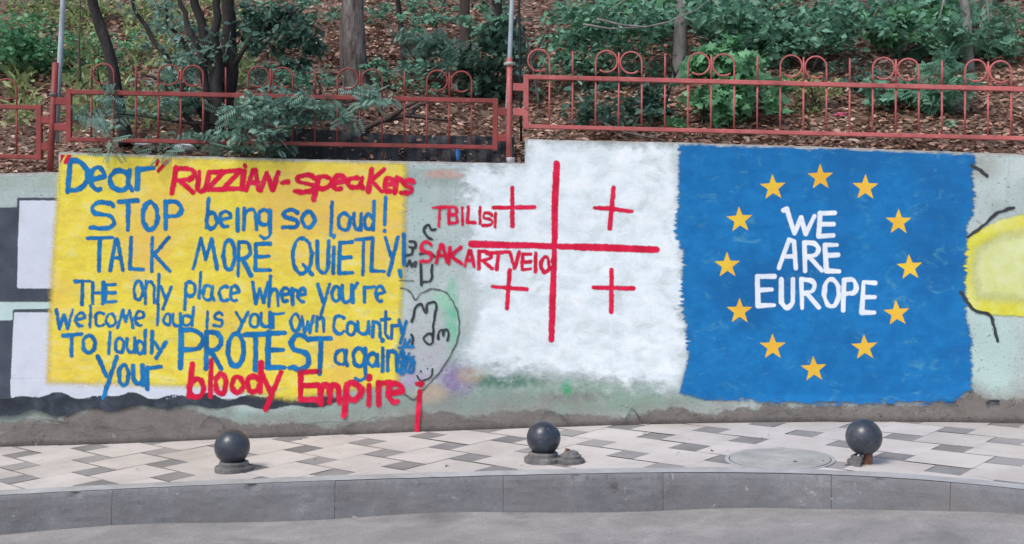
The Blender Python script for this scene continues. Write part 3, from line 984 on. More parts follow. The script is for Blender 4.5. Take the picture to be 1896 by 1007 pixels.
def word(label, letters, width, mat, parent, layer, crop=(0, 0, 1), extra=(), slant=0.0, step=1.5, name='lettering'):
    """letters: (glyph, x0, y0, x1, y1) in crop coordinates; extra: polylines in crop coordinates; width in photo px"""
    ox, oy, sc = crop
    A, B = [], []
    for (g, x0, y0, x1, y1) in letters:
        for st in GL[g]:
            pts = [(x0 + (x1 - x0) * p[0] + slant * (y1 - y0) * (0.5 - p[1]), y0 + (y1 - y0) * p[1]) for p in st]
            A += pts[:-1]
            B += pts[1:]
    for pts in extra:
        if mat.name in ('t_black', 't_thin', 't_blue') or name == 'outline':
            pts = smooth_line(pts)
        A += pts[:-1]
        B += pts[1:]
    A = np.array(A, float) * sc + (ox, oy)
    B = np.array(B, float) * sc + (ox, oy)
    # hand wobble, the same for coinciding points
    for Q in (A, B):
        Q += np.c_[0.7 * np.sin(Q[:, 1] * 0.31 + Q[:, 0] * 0.11), 0.7 * np.sin(Q[:, 0] * 0.27 - Q[:, 1] * 0.17)]
    ra = width / 2 * (0.98 + 0.13 * np.sin(A[:, 0] * 0.35 + A[:, 1] * 0.2) + 0.10 * np.sin(A[:, 0] * 0.11 - A[:, 1] * 0.17))
    rb = width / 2 * (0.98 + 0.13 * np.sin(B[:, 0] * 0.35 + B[:, 1] * 0.2) + 0.10 * np.sin(B[:, 0] * 0.11 - B[:, 1] * 0.17))
    al = np.r_[A, B]
    pad = width
    box = (al[:, 0].min() - pad, al[:, 1].min() - pad, al[:, 0].max() + pad, al[:, 1].max() + pad)
    return sheet(name, lambda P: -seg_sdf(P, A, B, ra, rb), box, step, 0.016, layer, mat, parent, label)


C5 = (0, 270, 400 / 1343)
C6 = (380, 270, 400 / 1343)
C7 = (0, 540, 400 / 1343)
C8 = (380, 540, 400 / 1343)
TB, TR = M['t_blue'], M['t_red']
L1, L2 = 0.0074, 0.0080
word('red quotation marks', [('1', 392, 50, 376, 98), ('1', 436, 52, 410, 98), ('1', 985, 95, 970, 120), ('1', 1040, 92, 988, 155)], 6.5, TR, yel, L2, C5)
word('blue word "Dear"', [('D', 425, 88, 545, 285), ('e', 558, 132, 655, 278), ('a', 682, 150, 825, 278), ('f', 852, 132, 955, 268)], 9.5, TB, yel, L1, C5)
word('red words "RUZZiAN-speakers"', [('R', -197, 138, -62, 292), ('U', -44, 160, 20, 282), ('Z', 20, 158, 118, 275), ('Z', 118, 152, 218, 272), ('i', 215, 118, 262, 270), ('A', 262, 150, 342, 275), ('N', 355, 165, 452, 275),
                                      ('-', 482, 222, 514, 232), ('S', 562, 182, 678, 288), ('p', 682, 190, 785, 335), ('e', 792, 182, 870, 272), ('a', 885, 196, 985, 262), ('K', 1022, 145, 1108, 285),
                                      ('e', 1112, 198, 1172, 285), ('r', 1180, 200, 1222, 292), ('s', 1225, 212, 1292, 295)], 9.0, TR, yel, L2, C6, slant=0.12)
word('blue word "STOP"', [('S', 565, 350, 712, 515), ('T', 738, 340, 860, 525), ('O', 890, 350, 982, 522), ('P', 1030, 345, 1130, 520)], 8.5, TB, yel, L1, C5)
word('blue word "being"', [('b', 8, 330, 78, 515), ('e', 92, 405, 165, 508), ('I', 195, 392, 215, 525), ('n', 242, 388, 322, 522), ('g', 325, 395, 408, 572)], 7.0, TB, yel, L1, C6)
word('blue word "so"', [('S', 482, 398, 575, 508), ('o', 602, 410, 680, 508)], 7.6, TB, yel, L1, C6)
word('blue word "loud!"', [('l', 760, 345, 806, 555), ('o', 825, 420, 902, 525), ('u', 925, 418, 972, 520), ('d', 990, 348, 1052, 520), ('!', 1100, 322, 1138, 532)], 6.6, TB, yel, L1, C6)
word('blue word "TALK"', [('T', 548, 568, 698, 775), ('A', 685, 575, 765, 770), ('L', 808, 572, 888, 770), ('K', 945, 568, 1055, 780)], 7.0, TB, yel, L1, C5)
word('blue word "MORE"', [('M', -72, 572, 76, 765), ('O', 115, 582, 185, 772), ('R', 208, 595, 285, 805), ('E', 312, 605, 405, 775)], 7.4, TB, yel, L1, C6)
word('blue word "QUiETLY!"', [('Q', 545, 572, 662, 802), ('U', 695, 592, 772, 790), ('i', 780, 562, 815, 792), ('E', 832, 600, 915, 790), ('T', 935, 575, 1038, 800), ('L', 1035, 582, 1112, 780),
                              ('Y', 1118, 570, 1200, 800), ('I', 1222, 550, 1246, 740), ('I', 1205, 775, 1220, 812)], 6.8, TB, yel, L1, C6)
word('blue word "THE"', [('T', 465, 840, 558, 982), ('H', 578, 848, 640, 980), ('E', 655, 862, 720, 968)], 6.4, TB, yel, L1, C5)
word('blue word "only"', [('o', 832, 840, 888, 960), ('n', 902, 840, 962, 978), ('l', 975, 800, 995, 975), ('y', 1000, 875, 1068, 1015)], 6.0, TB, yel, L1, C5)
word('blue word "place"', [('p', 7, 845, 78, 1012), ('l', 90, 782, 116, 945), ('a', 122, 865, 190, 960), ('c', 222, 872, 282, 965), ('e', 290, 868, 348, 968)], 6.0, TB, yel, L1, (340, 270, 400 / 1343))
word('blue word "where"', [('w', 298, 845, 392, 975), ('h', 400, 812, 458, 995), ('e', 472, 880, 530, 972), ('r', 540, 888, 572, 985), ('e', 575, 888, 630, 975)], 6.4, TB, yel, L1, C6)
word("blue word \"you're\"", [('y', 698, 858, 775, 1075), ('o', 788, 872, 838, 968), ('u', 850, 868, 918, 972), ('1', 945, 850, 925, 888), ('f', 985, 870, 1050, 972), ('e', 1058, 872, 1118, 968)], 6.4, TB, yel, L1, C6)
word('blue word "welcome"', [('w', 352, 110, 455, 228), ('e', 468, 132, 535, 215), ('l', 552, 90, 575, 222), ('c', 592, 128, 650, 215), ('o', 662, 135, 722, 215), ('M', 735, 112, 828, 222), ('e', 838, 120, 900, 215)], 5.6, TB, yel, L1, C7)
word('blue word "loud"', [('l', 968, 80, 998, 205), ('o', 1018, 138, 1064, 205), ('u', 1075, 140, 1130, 215), ('d', 1135, 95, 1205, 210)], 5.6, TB, yel, L1, C7)
word('blue word "is"', [('I', 8, 128, 20, 222), ('s', 55, 132, 112, 215)], 5.6, TB, yel, L1, C8)
word('blue word "your"', [('y', 192, 125, 268, 245), ('o', 278, 138, 335, 222), ('u', 348, 130, 408, 220), ('f', 420, 130, 490, 220)], 5.8, TB, yel, L1, C8)
word('blue word "own"', [('o', 532, 140, 590, 245), ('w', 602, 150, 672, 255), ('n', 692, 155, 742, 245)], 6.0, TB, yel, L1, C8)
word('blue word "country"', [('C', 798, 148, 865, 262), ('o', 878, 192, 935, 268), ('u', 948, 182, 1020, 262), ('n', 1042, 185, 1088, 280), ('t', 1095, 122, 1150, 290), ('f', 1158, 205, 1200, 288), ('y', 1202, 178, 1248, 322)], 6.0, TB, yel, L1, C8)
word('blue word "To"', [('T', 400, 265, 505, 400), ('o', 518, 270, 595, 378)], 6.8, TB, yel, L2, C7)
word('blue word "loudly"', [('l', 662, 250, 702, 385), ('o', 715, 290, 772, 378), ('u', 790, 288, 842, 380), ('d', 850, 240, 908, 385), ('l', 935, 248, 952, 380), ('y', 960, 312, 1032, 412)], 6.2, TB, yel, L2, C7)
word('blue word "PROTEST"', [('P', -155, 235, -10, 472), ('R', 5, 250, 105, 478), ('O', 142, 258, 240, 462), ('T', 252, 262, 382, 488), ('E', 388, 255, 495, 472), ('S', 528, 268, 645, 480), ('T', 655, 288, 782, 512)], 9.2, TB, yel, L2, C8)
word('blue word "again" with a scribble after it', [('a', 808, 360, 885, 455), ('g', 915, 348, 1000, 552), ('a', 1010, 382, 1078, 462), ('i', 1088, 298, 1115, 495), ('n', 1132, 365, 1195, 490)], 7.2, TB, yel, L2, C8)
word('blue scribble crossing out the end of "against"', [], 4.6, TB, yel, L2 + 0.0005, C8,
     extra=[[(1205, 400), (1195, 470), (1225, 510), (1250, 450), (1215, 380), (1250, 330), (1270, 300)], [(1240, 290), (1230, 380), (1275, 420), (1300, 440), (1280, 500), (1240, 470), (1270, 380)], [(1205, 345), (1295, 340)], [(1200, 440), (1300, 400)],
            [(1210, 500), (1240, 400)], [(1260, 505), (1285, 410)]])
word('blue word "Your"', [('Y', 612, 402, 725, 655), ('o', 738, 455, 800, 582), ('u', 830, 458, 892, 575), ('f', 908, 458, 1000, 600)], 7.6, TB, yel, L1, C7)
word('red word "bloody"', [('b', 1170, 450, 1270, 658), ('l', 1292, 425, 1332, 650), ('o', 1342, 508, 1408, 635), ('o', 1442, 528, 1515, 625), ('d', 1540, 445, 1628, 622), ('y', 1628, 500, 1748, 732)], 9.6, TR, yel, L2, C7)
word('red word "Empire"', [('E', 592, 495, 712, 672), ('m', 718, 575, 835, 692), ('p', 862, 565, 972, 768), ('i', 1000, 530, 1035, 702), ('f', 1070, 555, 1150, 705), ('e', 1132, 568, 1230, 690)], 11.0, TR, yel, L2, C8)
word('red upside-down exclamation mark', [], 8.0, TR, yel, L1, (680, 560, 400 / 1343), extra=[[(322, 503), (332, 510)], [(312, 505), (340, 500)], [(325, 555), (320, 660), (312, 790)]])
CW = (680, 280, 400 / 1343)
word('red word "TBiLiSi"', [('T', 408, 345, 490, 465), ('B', 508, 345, 562, 448), ('I', 582, 350, 602, 455), ('L', 622, 348, 672, 445), ('I', 692, 350, 710, 450), ('S', 718, 382, 778, 462), ('I', 790, 388, 806, 470)], 5.6, TR, whi, L1, CW)
word('red word "SAKARTVElO"', [('S', 330, 565, 400, 688), ('A', 428, 580, 498, 690), ('K', 508, 595, 585, 698), ('A', 605, 618, 668, 715), ('R', 692, 622, 775, 732), ('T', 745, 628, 880, 735), ('V', 888, 630, 945, 728),
                               ('E', 962, 640, 1018, 735), ('l', 1035, 632, 1055, 750), ('O', 1080, 655, 1130, 755)], 6.4, TR, whi, L2, CW)
word('large red cross', [], 12.6, TR, whi, L1, extra=[[(1030.8, 303), (1028, 380), (1026.5, 456), (1023, 550), (1021, 630)], [(874, 451), (940, 453), (1026, 456.5), (1120, 459), (1215, 463)]], name='cross')
for lab, a, b in [('small red cross upper left of the large cross', [(949, 347), (948, 418)], [(914, 385), (988, 383)]), ('small red cross upper right of the large cross', [(1136, 347), (1129, 422)], [(1100, 385), (1130, 386), (1170, 392)]),
                  ('small red cross lower left of the large cross', [(943, 500), (939, 571)], [(911, 531), (975, 535)]), ('small red cross lower right of the large cross', [(1132, 499), (1131, 577)], [(1099, 533), (1173, 534)])]:
    word(lab, [], 7.4, TR, whi, L2 + 0.0006, extra=[a, b], name='small_cross')
CE = (1280, 260, 580 / 1896)
TWm = M['t_white']
word('white word "WE"', [], 9.0, TWm, blu, 0.0080, CE, extra=[[(560, 425), (578, 412), (622, 562), (665, 470), (690, 565), (742, 458)], [(778, 440), (768, 578)], [(775, 442), (868, 440)], [(772, 508), (858, 505)], [(768, 578), (858, 574)]])
word('white word "ARE"', [], 8.6, TWm, blu, 0.0080, CE, extra=[[(530, 772), (590, 602), (622, 610), (630, 775)], [(560, 702), (625, 700)], [(680, 620), (690, 790)], [(680, 620)] + arc(718, 660, 48, 42, -80, 100) + [(690, 708)], [(715, 705), (788, 790)],
                                                              [(806, 630), (816, 786)], [(806, 630), (880, 630)], [(812, 698), (886, 694)], [(816, 786), (894, 790)]])
word('white word "EUROPE"', [], 8.6, TWm, blu, 0.0080, CE, extra=[[(400, 820), (403, 1000)], [(400, 822), (498, 824)], [(402, 908), (485, 903)], [(403, 1000), (502, 994)], [(545, 838), (545, 960)] + arc(578, 970, 33, 40, 170, 10) + [(612, 838)],
                                                                 [(665, 842), (668, 1012)], [(665, 842)] + arc(702, 882, 44, 40, -85, 95) + [(672, 926)], [(700, 926), (772, 1012)], arc(848, 922, 44, 84, -100, 262), [(925, 842), (920, 1028)],
                                                                 [(925, 842)] + arc(958, 884, 40, 42, -80, 95) + [(925, 930)], [(1045, 858), (1030, 1042)], [(1045, 858), (1112, 862)], [(1038, 950), (1110, 950)], [(1030, 1042), (1108, 1042)]])
for (sx, sy) in [(1519, 328), (1431, 347), (1602, 347), (1369, 407), (1663, 411), (1346, 491), (1684, 495), (1369, 576), (1660, 580), (1430, 642), (1600, 643), (1506, 683)]:
    ro = 25.5
    rot = random.uniform(-4, 4)
    P5 = [(sx + (ro if k % 2 == 0 else ro * 0.40) * math.sin(R(36 * k + rot)), sy - (ro if k % 2 == 0 else ro * 0.40) * math.cos(R(36 * k + rot))) for k in range(10)]
    sheet('star', lambda P, P5=P5: poly_sdf(P, P5), (sx - 30, sy - 30, sx + 30, sy + 30), 1.4, 0.012, 0.0080, M['t_star'], blu)

# thin black graffiti between the yellow and the white panel
hr = word('thin black outline heart', [], 2.6, M['t_thin'], WALL, 0.0060, (680, 280, 400 / 1343), extra=[[(205, 850), (260, 868), (300, 922), (340, 880), (420, 855), (500, 890), (555, 985), (572, 1080), (555, 1190), (480, 1330), (400, 1430), (335, 1490)],
                                                                                                        [(230, 1510), (290, 1545), (335, 1490)]], name='graffiti_heart')
word('black scrawled initials in the heart', [], 4.4, M['t_black'], WALL, 0.0066, (680, 560, 400 / 1343), extra=[[(278, 120), (300, 35), (335, 8), (362, 60), (378, 8), (428, 5), (412, 130), (405, 240), (375, 260), (352, 225), (375, 192), (405, 200)],
                                                                                                               [(440, 225), (448, 178), (470, 175), (472, 205), (482, 172), (505, 175), (500, 235)], [(275, 200), (285, 240), (278, 270)]], name='graffiti_letters')
word('small black smiling face in the heart', [], 3.0, M['t_black'], WALL, 0.0060, (680, 560, 400 / 1343), extra=[[(333, 428), (335, 430)], [(374, 410), (376, 412)], [(312, 452), (322, 478), (355, 484), (395, 458), (408, 412)]], name='graffiti_smile')
word('black scrawled letters beside the yellow panel', [], 4.6, M['t_black'], WALL, 0.0066, (680, 280, 400 / 1343), extra=[[(425, 482), (400, 490), (385, 460), (360, 470), (355, 500), (375, 530), (405, 545)], [(262, 560), (300, 568), (295, 600), (262, 590)],
                                                                                                                         [(240, 650), (275, 640), (280, 610)], [(245, 715), (262, 680), (278, 715), (300, 690), (300, 718)], [(335, 700), (338, 828)],
                                                                                                                         [(340, 815), (395, 800), (402, 705)], [(330, 640), (375, 630), (420, 655)]], name='graffiti_letters')
word('thin black scrawled face', [], 2.2, M['t_thin'], WALL, 0.0060, (680, 280, 400 / 1343), extra=[[(248, 742), (252, 744)], [(290, 740), (295, 742)], [(200, 806), (285, 808)]], name='graffiti_face')
for st in ([(1695, 150), (1740, 175), (1785, 215)], [(1670, 582), (1740, 535), (1790, 490), (1850, 440), (1950, 405)], [(1630, 920), (1665, 975), (1710, 1025), (1790, 1050), (1812, 1070), (1830, 1130), (1850, 1210)]):
    word(None, [], 5.5, M['t_black'], lim, 0.0082, (1280, 260, 580 / 1896), extra=[st], name='outline')
word('black outline corner', [], 5.0, M['t_black'], lim, 0.0082, (1280, 530, 580 / 1896), extra=[[(1785, 705), (1800, 695), (1850, 690)]], name='outline')

# cracks and a bent wire, painted as strokes, in the bare foot of the wall
for lab, st, wd in (('thin dark crack', [(372, 792), (380, 778), (395, 772), (410, 780), (414, 792), (404, 800)], 2.0), ('dark bent wire curving above the middle bollard', [(1004, 775), (1008, 764), (1016, 761), (1030, 764), (1044, 773), (1053, 781)], 2.2),
                    ('thin dark crack', [(1157, 779), (1161, 768), (1170, 757), (1176, 762), (1186, 778)], 2.0), ('thin dark crack', [(150, 802), (190, 790), (240, 796), (285, 788)], 1.4), ('thin dark crack', [(560, 785), (610, 780), (660, 782), (700, 770)], 1.3),
                    ('thin dark crack', [(1420, 765), (1450, 758), (1475, 768), (1530, 762)], 1.3), ('thin dark crack', [(60, 790), (80, 776), (130, 784)], 1.5), ('thin dark crack', [(830, 785), (870, 778), (930, 783)], 1.3)):
    word(lab, [], wd, M['t_thin'], WALL, 0.0062, extra=[st], name='crack')

# ------------------------------------------------------------------ hillside
xs = np.concatenate([np.linspace(-60, -9, 18), np.linspace(-8.5, 8.5, 110), np.linspace(9, 60, 18)])
ts = np.concatenate([np.linspace(0.1, 7, 60), np.linspace(7.6, 60, 24)])
V = []
for t_ in ts:
    for x in xs:
        y = float(wall_y(np.clip(x, -9, 9))) + t_
        z = float(hill_z(x, y))
        if t_ < 0.29:
            z = min(z, wall_top(x) - 0.03)
        if t_ < 0.35:
            z = min(z, wall_top(x + 0.05) - 0.01, wall_top(x - 0.05) - 0.01)
        V.append((x, y, z))
n = len(xs)
mb = MB()
mb.add(V, [[i * n + j, i * n + j + 1, (i + 1) * n + j + 1, (i + 1) * n + j] for i in range(len(ts) - 1) for j in range(n - 1)])
mb.build('hillside', M['soil'], smooth=True, kind='structure')

# ------------------------------------------------------------------ leaves
LEAF_OVAL = (np.array([(0, 0, 0), (.27, .3, .07), (.22, .7, .06), (0, 1, -.05), (-.22, .7, .06), (-.27, .3, .07), (0, .5, -.02)]),
             [(0, 1, 6), (1, 2, 6), (2, 3, 6), (3, 4, 6), (4, 5, 6), (5, 0, 6)])
LEAF_THIN = (np.array([(0, 0, 0), (.12, .45, .03), (0, 1, -.06), (-.12, .45, .03)]), [(0, 1, 2), (0, 2, 3)])
_mp = [(0, 0), (.16, .1), (.5, .02), (.36, .3), (.62, .55), (.3, .58), (.22, .7), (0, 1.05), (-.22, .7), (-.3, .58), (-.62, .55), (-.36, .3), (-.5, .02), (-.16, .1)]
LEAF_MAPLE = (np.array([(x, y, 0.12 * abs(x) - 0.1 * y * y) for x, y in _mp] + [(0, .42, 0)]), [(i, (i + 1) % 14, 14) for i in range(14)])
_pf, _pv = [], []
for k in range(7):
    for s in (-1, 1):
        b = len(_pv)
        yy = 0.12 + k * 0.125
        ln = 0.34 * (1 - 0.06 * (k - 2) ** 2 / 3)
        _pv += [(0, yy, 0), (s * ln * .5, yy + .11, .02), (s * ln, yy + .13, -.03), (s * ln * .55, yy + .0, .02)]
        _pf += [(b, b + 1, b + 2, b + 3)]
LEAF_PINNATE = (np.array(_pv), _pf)


def leaves(pos, size, shape, face=None, flat=0.0, droop=0.0, tint=None, r=None):
    """arrays of oriented leaves. pos Nx3; flat 0 = any way up, 1 = lying flat"""
    r = r or rng
    N = len(pos)
    V0, F0 = shape
    az_ = r.uniform(0, 2 * np.pi, N)
    d = np.c_[np.cos(az_), np.sin(az_), r.normal(-droop, 0.45 * (1 - flat) + 0.12, N)]
    d /= np.linalg.norm(d, axis=1)[:, None]
    nrm = np.c_[r.normal(0, 0.75 * (1 - flat) + 0.2, N), r.normal(-0.55 * (1 - flat), 0.75 * (1 - flat) + 0.2, N), np.full(N, 0.9)]
    nrm -= d * (nrm * d).sum(1)[:, None]
    nrm /= np.linalg.norm(nrm, axis=1)[:, None]
    s = np.cross(d, nrm)
    sz = size[0] + (size[1] - size[0]) * r.random(N) ** 1.3
    V = pos[:, None, :] + sz[:, None, None] * (V0[None, :, 0, None] * s[:, None, :] + V0[None, :, 1, None] * d[:, None, :] + V0[None, :, 2, None] * nrm[:, None, :])
    nv = len(V0)
    F = [tuple(q + nv * i for q in f) for i in range(N) for f in F0]
    T = np.repeat(r.beta(2.0, 1.6, N) if tint is None else tint, len(F0))
    return V.reshape(-1, 3), F, T


def leaf_mesh(name, chunks):
    Vs, Fs, Ts, o = [], [], [], 0
    for V, F, T in chunks:
        Vs.append(V)
        Fs += [tuple(q + o for q in f) for f in F]
        Ts.append(T)
        o += len(V)
    me = bpy.data.meshes.new(name)
    me.from_pydata(np.concatenate(Vs).tolist(), [], Fs)
    me.attributes.new("tint", 'FLOAT', 'FACE').data.foreach_set("value", np.concatenate(Ts).astype(np.float32))
    me.update()
    return me


# leaf litter
def litter(N, xr, tr, size):
    x = rng.uniform(*xr, N)
    t_ = tr[0] + (tr[1] - tr[0]) * rng.random(N) ** 1.25
    y = wall_y(x) + t_
    z = hill_z(x, y) + rng.uniform(0.0, 0.03, N)
    # thinner where the green grows on the left
    keep = rng.random(N) < np.where(x < -1.9, 0.75, 1.0)
    P = np.c_[x, y, z + 0.25 * (t_ < 0)][keep]
    pt = np.array([mnoise.noise((p[0] * 1.3, p[1] * 1.3, 0)) for p in P])
    tint = np.clip(0.42 + 0.35 * pt + rng.normal(0, 0.22, len(P)), 0, 1)
    return leaves(P, size, LEAF_OVAL, flat=0.62, tint=tint)


lm = leaf_mesh('leaf_litter', [litter(38000, (-6.2, 6.2), (0.3, 5.0), (0.035, 0.085)), litter(26000, (-7, 7), (3.0, 8.5), (0.05, 0.12)), litter(9000, (-13, -6), (0.3, 9), (0.06, 0.14)), litter(9000, (6, 13), (0.3, 9), (0.06, 0.14))])
new_obj('leaf_litter', lm, M['litter'], None, kind='stuff', label='brown fallen leaves covering the hillside behind the fence', cat='leaf litter')

# low green ground cover on the left slope
P = []
while len(P) < 3300:
    px, py = rng.uniform(10, 470), rng.uniform(10, 250)
    if mnoise.noise((px / 60, py / 45, 5)) + 0.35 * mnoise.noise((px / 17, py / 17, 2)) < (-0.12 if px < 330 else 0.12):
        continue
    h = hill_px(px, py)
    P.append((h.x, h.y, h.z + rng.uniform(0.02, 0.22)))
P = np.array(P)
gm = leaf_mesh('ground_cover', [leaves(P[:1900], (0.04, 0.10), LEAF_OVAL), leaves(P[1900:], (0.09, 0.2), LEAF_THIN, droop=-0.9)])
new_obj('ground_cover', gm, M['leaf_olive'], None, kind='stuff', label='low yellowish green plants spreading over the left slope', cat='ground cover')


# ------------------------------------------------------------------ trees and shrubs
def curve_pts(a, b, n, wob, sag=0.0):
    a, b = Vector(a), Vector(b)
    out = []
    ph = rng.uniform(0, 6, 3)
    for i in range(n + 1):
        q = i / n
        p = a.lerp(b, q)
        e = math.sin(math.pi * q)
        p += Vector((wob * math.sin(4.3 * q + ph[0]), wob * math.sin(5.1 * q + ph[1]), wob * 0.4 * math.sin(6 * q + ph[2]) - sag * e)) * min(1, 3 * q)
        out.append(p)
    return out


def crown_points(blobs, n, r=None):
    r = r or rng
    tot = sum(b[3] for b in blobs)
    out = []
    for (c, rx, rz, wgt) in blobs:
        k = max(4, int(n * wgt / tot))
        # sub-clumps, so the outline is uneven and has gaps
        nc = max(3, k // 22)
        cc = r.normal(0, 0.68, (nc, 3)) * np.array([rx, rx, rz]) + np.array(c)
        pts = cc[r.integers(0, nc, k)] + r.normal(0, 0.26, (k, 3)) * np.array([rx, rx, rz * 0.8])
        out.append(pts)
    return np.concatenate(out)


def tree(base, path, r0, r1, bark, label, limbs=(), crown=None, leafm=None, group=None, name='tree', root=True, shape=LEAF_OVAL, size=(0.06, 0.12)):
    """path: points up the trunk; crown: high foliage above the photo's frame"""
    tr_ = thing(name, base, label, 'tree', group)
    mb = MB()
    pts = [Vector(p) for p in path]
    fine = []
    for i in range(len(pts) - 1):
        m_ = 6
        for k in range(m_):
            q = k / m_
            p = pts[i].lerp(pts[i + 1], q)
            p += Vector((mnoise.noise((p.z * 2.1, p.x, 1)), mnoise.noise((p.z * 2.1, p.x, 9)), 0)) * r0 * 0.25
            fine.append(p)
    fine.append(pts[-1])
    m_ = len(fine) - 1
    rad = [r0 + (r1 - r0) * (i / m_) for i in range(m_ + 1)]
    if root:
        rad[0] *= 1.35
        rad[1] *= 1.14
    mb.tube(fine, rad, 14)
    # uneven bark
    V = np.concatenate(mb.v)
    ax = np.array([mnoise.noise((v[0] * 9, v[1] * 9, v[2] * 3)) for v in V])
    cen = np.repeat(np.array([tuple(p) for p in fine]), 14, 0)
    mb.v = [cen + (V - cen) * (1 + 0.12 * ax)[:, None]]
    mb.build('trunk', bark, tr_, smooth=True)
    if limbs:
        for (a, b, ra, rb) in limbs:
            n_ = 9
            lb = MB()
            lb.tube(curve_pts(a, b, n_, 0.035), [ra + (rb - ra) * i / n_ for i in range(n_ + 1)], 7)
            lb.build('limb', bark, tr_, smooth=True)
    if crown:
        blobs, k = crown
        me_ = leaf_mesh('crown', [leaves(crown_points(blobs, k), size, shape)])
        new_obj('crown', me_, leafm, tr_)
    return tr_


def up(px_b, py_b, px_t, top=6.5, extra=0.0):
    """trunk path from the hillside at a pixel up past the frame's top edge"""
    b = hill_px(px_b, py_b)
    t0 = at(px_t, 15, b.y)
    d = (t0 - b)
    t1 = b + d * ((top - b.z) / d.z)
    return b - d.normalized() * 0.15, t0, t1


def high_crown(p, rx, rz, n):
    bl = [((p.x + rng.normal(0, rx * .5), p.y + rng.normal(0, rx * .5), p.z + rng.normal(0, rz * .4)), rx * .6, rz * .5, 1) for _ in range(6)]
    return bl, n


def lims(p0, p1, k, L, r):
    out = []
    for i in range(k):
        a = p0.lerp(p1, 0.35 + 0.6 * i / k)
        th = rng.uniform(0, 6.28)
        out.append((a, a + Vector((math.cos(th) * L, math.sin(th) * L, L * 0.5)), r, r * 0.25))
    return out


def px_blobs(lst, y):
    """(px, py, rx_px, rz_px, weight, depth offset)"""
    out = []
    for (a, c, rx, rz, wg, dy) in lst:
        p = at(a, c, y + dy)
        s_ = (y + dy) / FPX
        out.append(((p.x, p.y, p.z), rx * s_, rz * s_, wg))
    return out


def std_tree(pb, pyb, pt, dia_px, bark, label, leafm, taper=0.8, top=6.4, n=900, group='trees on the hillside', low=()):
    b, t0, t1 = up(pb, pyb, pt, top)
    r0 = dia_px / 2 * b.y / FPX
    lm_ = lims(t0.lerp(t1, .2), t1, 6, 1.2, r0 * 0.4)
    cb, cn = high_crown(t1, 1.6, 0.9, n * 0.2)
    o = tree(b, [b, b.lerp(t0, 0.5), t0, t0.lerp(t1, 0.5), t1], r0, r0 * 0.55 * taper, bark, label, lm_, (cb, cn), leafm, group, size=(0.08, 0.16))
    for q in low:                                             # boughs hanging down into the picture
        bq = px_blobs([q], b.y)
        a_ = t0.lerp(t1, rng.uniform(0.05, 0.2))
        lb = MB()
        e_ = Vector(bq[0][0])
        lb.tube(curve_pts(a_, e_, 9, 0.05, -0.12), [0.02 - 0.0016 * i for i in range(10)], 7)
        lb.build('limb', bark, o, smooth=True)
        me_ = leaf_mesh('foliage', [leaves(crown_points(bq, q[4]), (0.05, 0.11), LEAF_OVAL, droop=0.45)])
        new_obj('foliage', me_, leafm, o)
    return o



std_tree(656, 168, 652, 56, M['bark_pale'], 'thick pale grey tree trunk behind the low fence panel', M['leaf_mid'])
std_tree(752, 140, 738, 13, M['bark_dark'], 'thin dark tree trunk right of the thick pale trunk', M['leaf_mid'], n=500)
std_tree(866, 176, 860, 26, M['bark_brown'], 'slim brown tree trunk left of the middle fence post', M['leaf_mid'], n=700,
         low=[(800, 40, 45, 14, 120, -.3), (915, 35, 40, 18, 130, -.2)])
std_tree(925, 140, 920, 26, M['bark_dark'], 'dark tree trunk just left of the middle post', M['leaf_dark'], n=600)
std_tree(1258, 150, 1262, 31, M['bark_grey'], 'straight pale tree trunk behind the right fence panel', M['leaf_mid'],
         low=[(1195, 22, 55, 16, 170, -.3), (1330, 30, 55, 18, 170, -.4), (1100, 45, 45, 14, 120, -.2)])
std_tree(1792, 126, 1786, 25, M['bark_grey'], 'pale slim tree trunk at the far right behind the fence', M['leaf_mid'], n=700,
         low=[(1730, 50, 50, 16, 140, -.4), (1840, 70, 40, 24, 140, -.3)])

# leaning thin tree at the left
b = hill_px(236, 256)
b.y = float(wall_y(b.x)) + 0.62
b = Vector((b.x, b.y, float(hill_z(b.x, b.y))))
pth = [at(238, 268, b.y), at(222, 205, b.y), at(208, 130, b.y), at(195, 75, b.y), at(175, 10, b.y), at(140, -160, b.y), at(120, -330, b.y), at(90, -600, b.y)]
tree(b, pth, 0.060, 0.034, M['bark_dark'], 'thin dark leaning tree behind the low fence panel at left',
     [(pth[1], at(180, 125, b.y - 0.1), 0.018, 0.006), (at(200, 160, b.y), at(185, 150, b.y), 0.016, 0.008), (pth[5], at(320, -350, b.y), 0.03, 0.008), (pth[6], at(-60, -600, b.y), 0.03, 0.008)],
     high_crown(pth[-1], 1.3, 0.8, 700), M['leaf_green'], 'trees on the hillside', size=(0.08, 0.15))

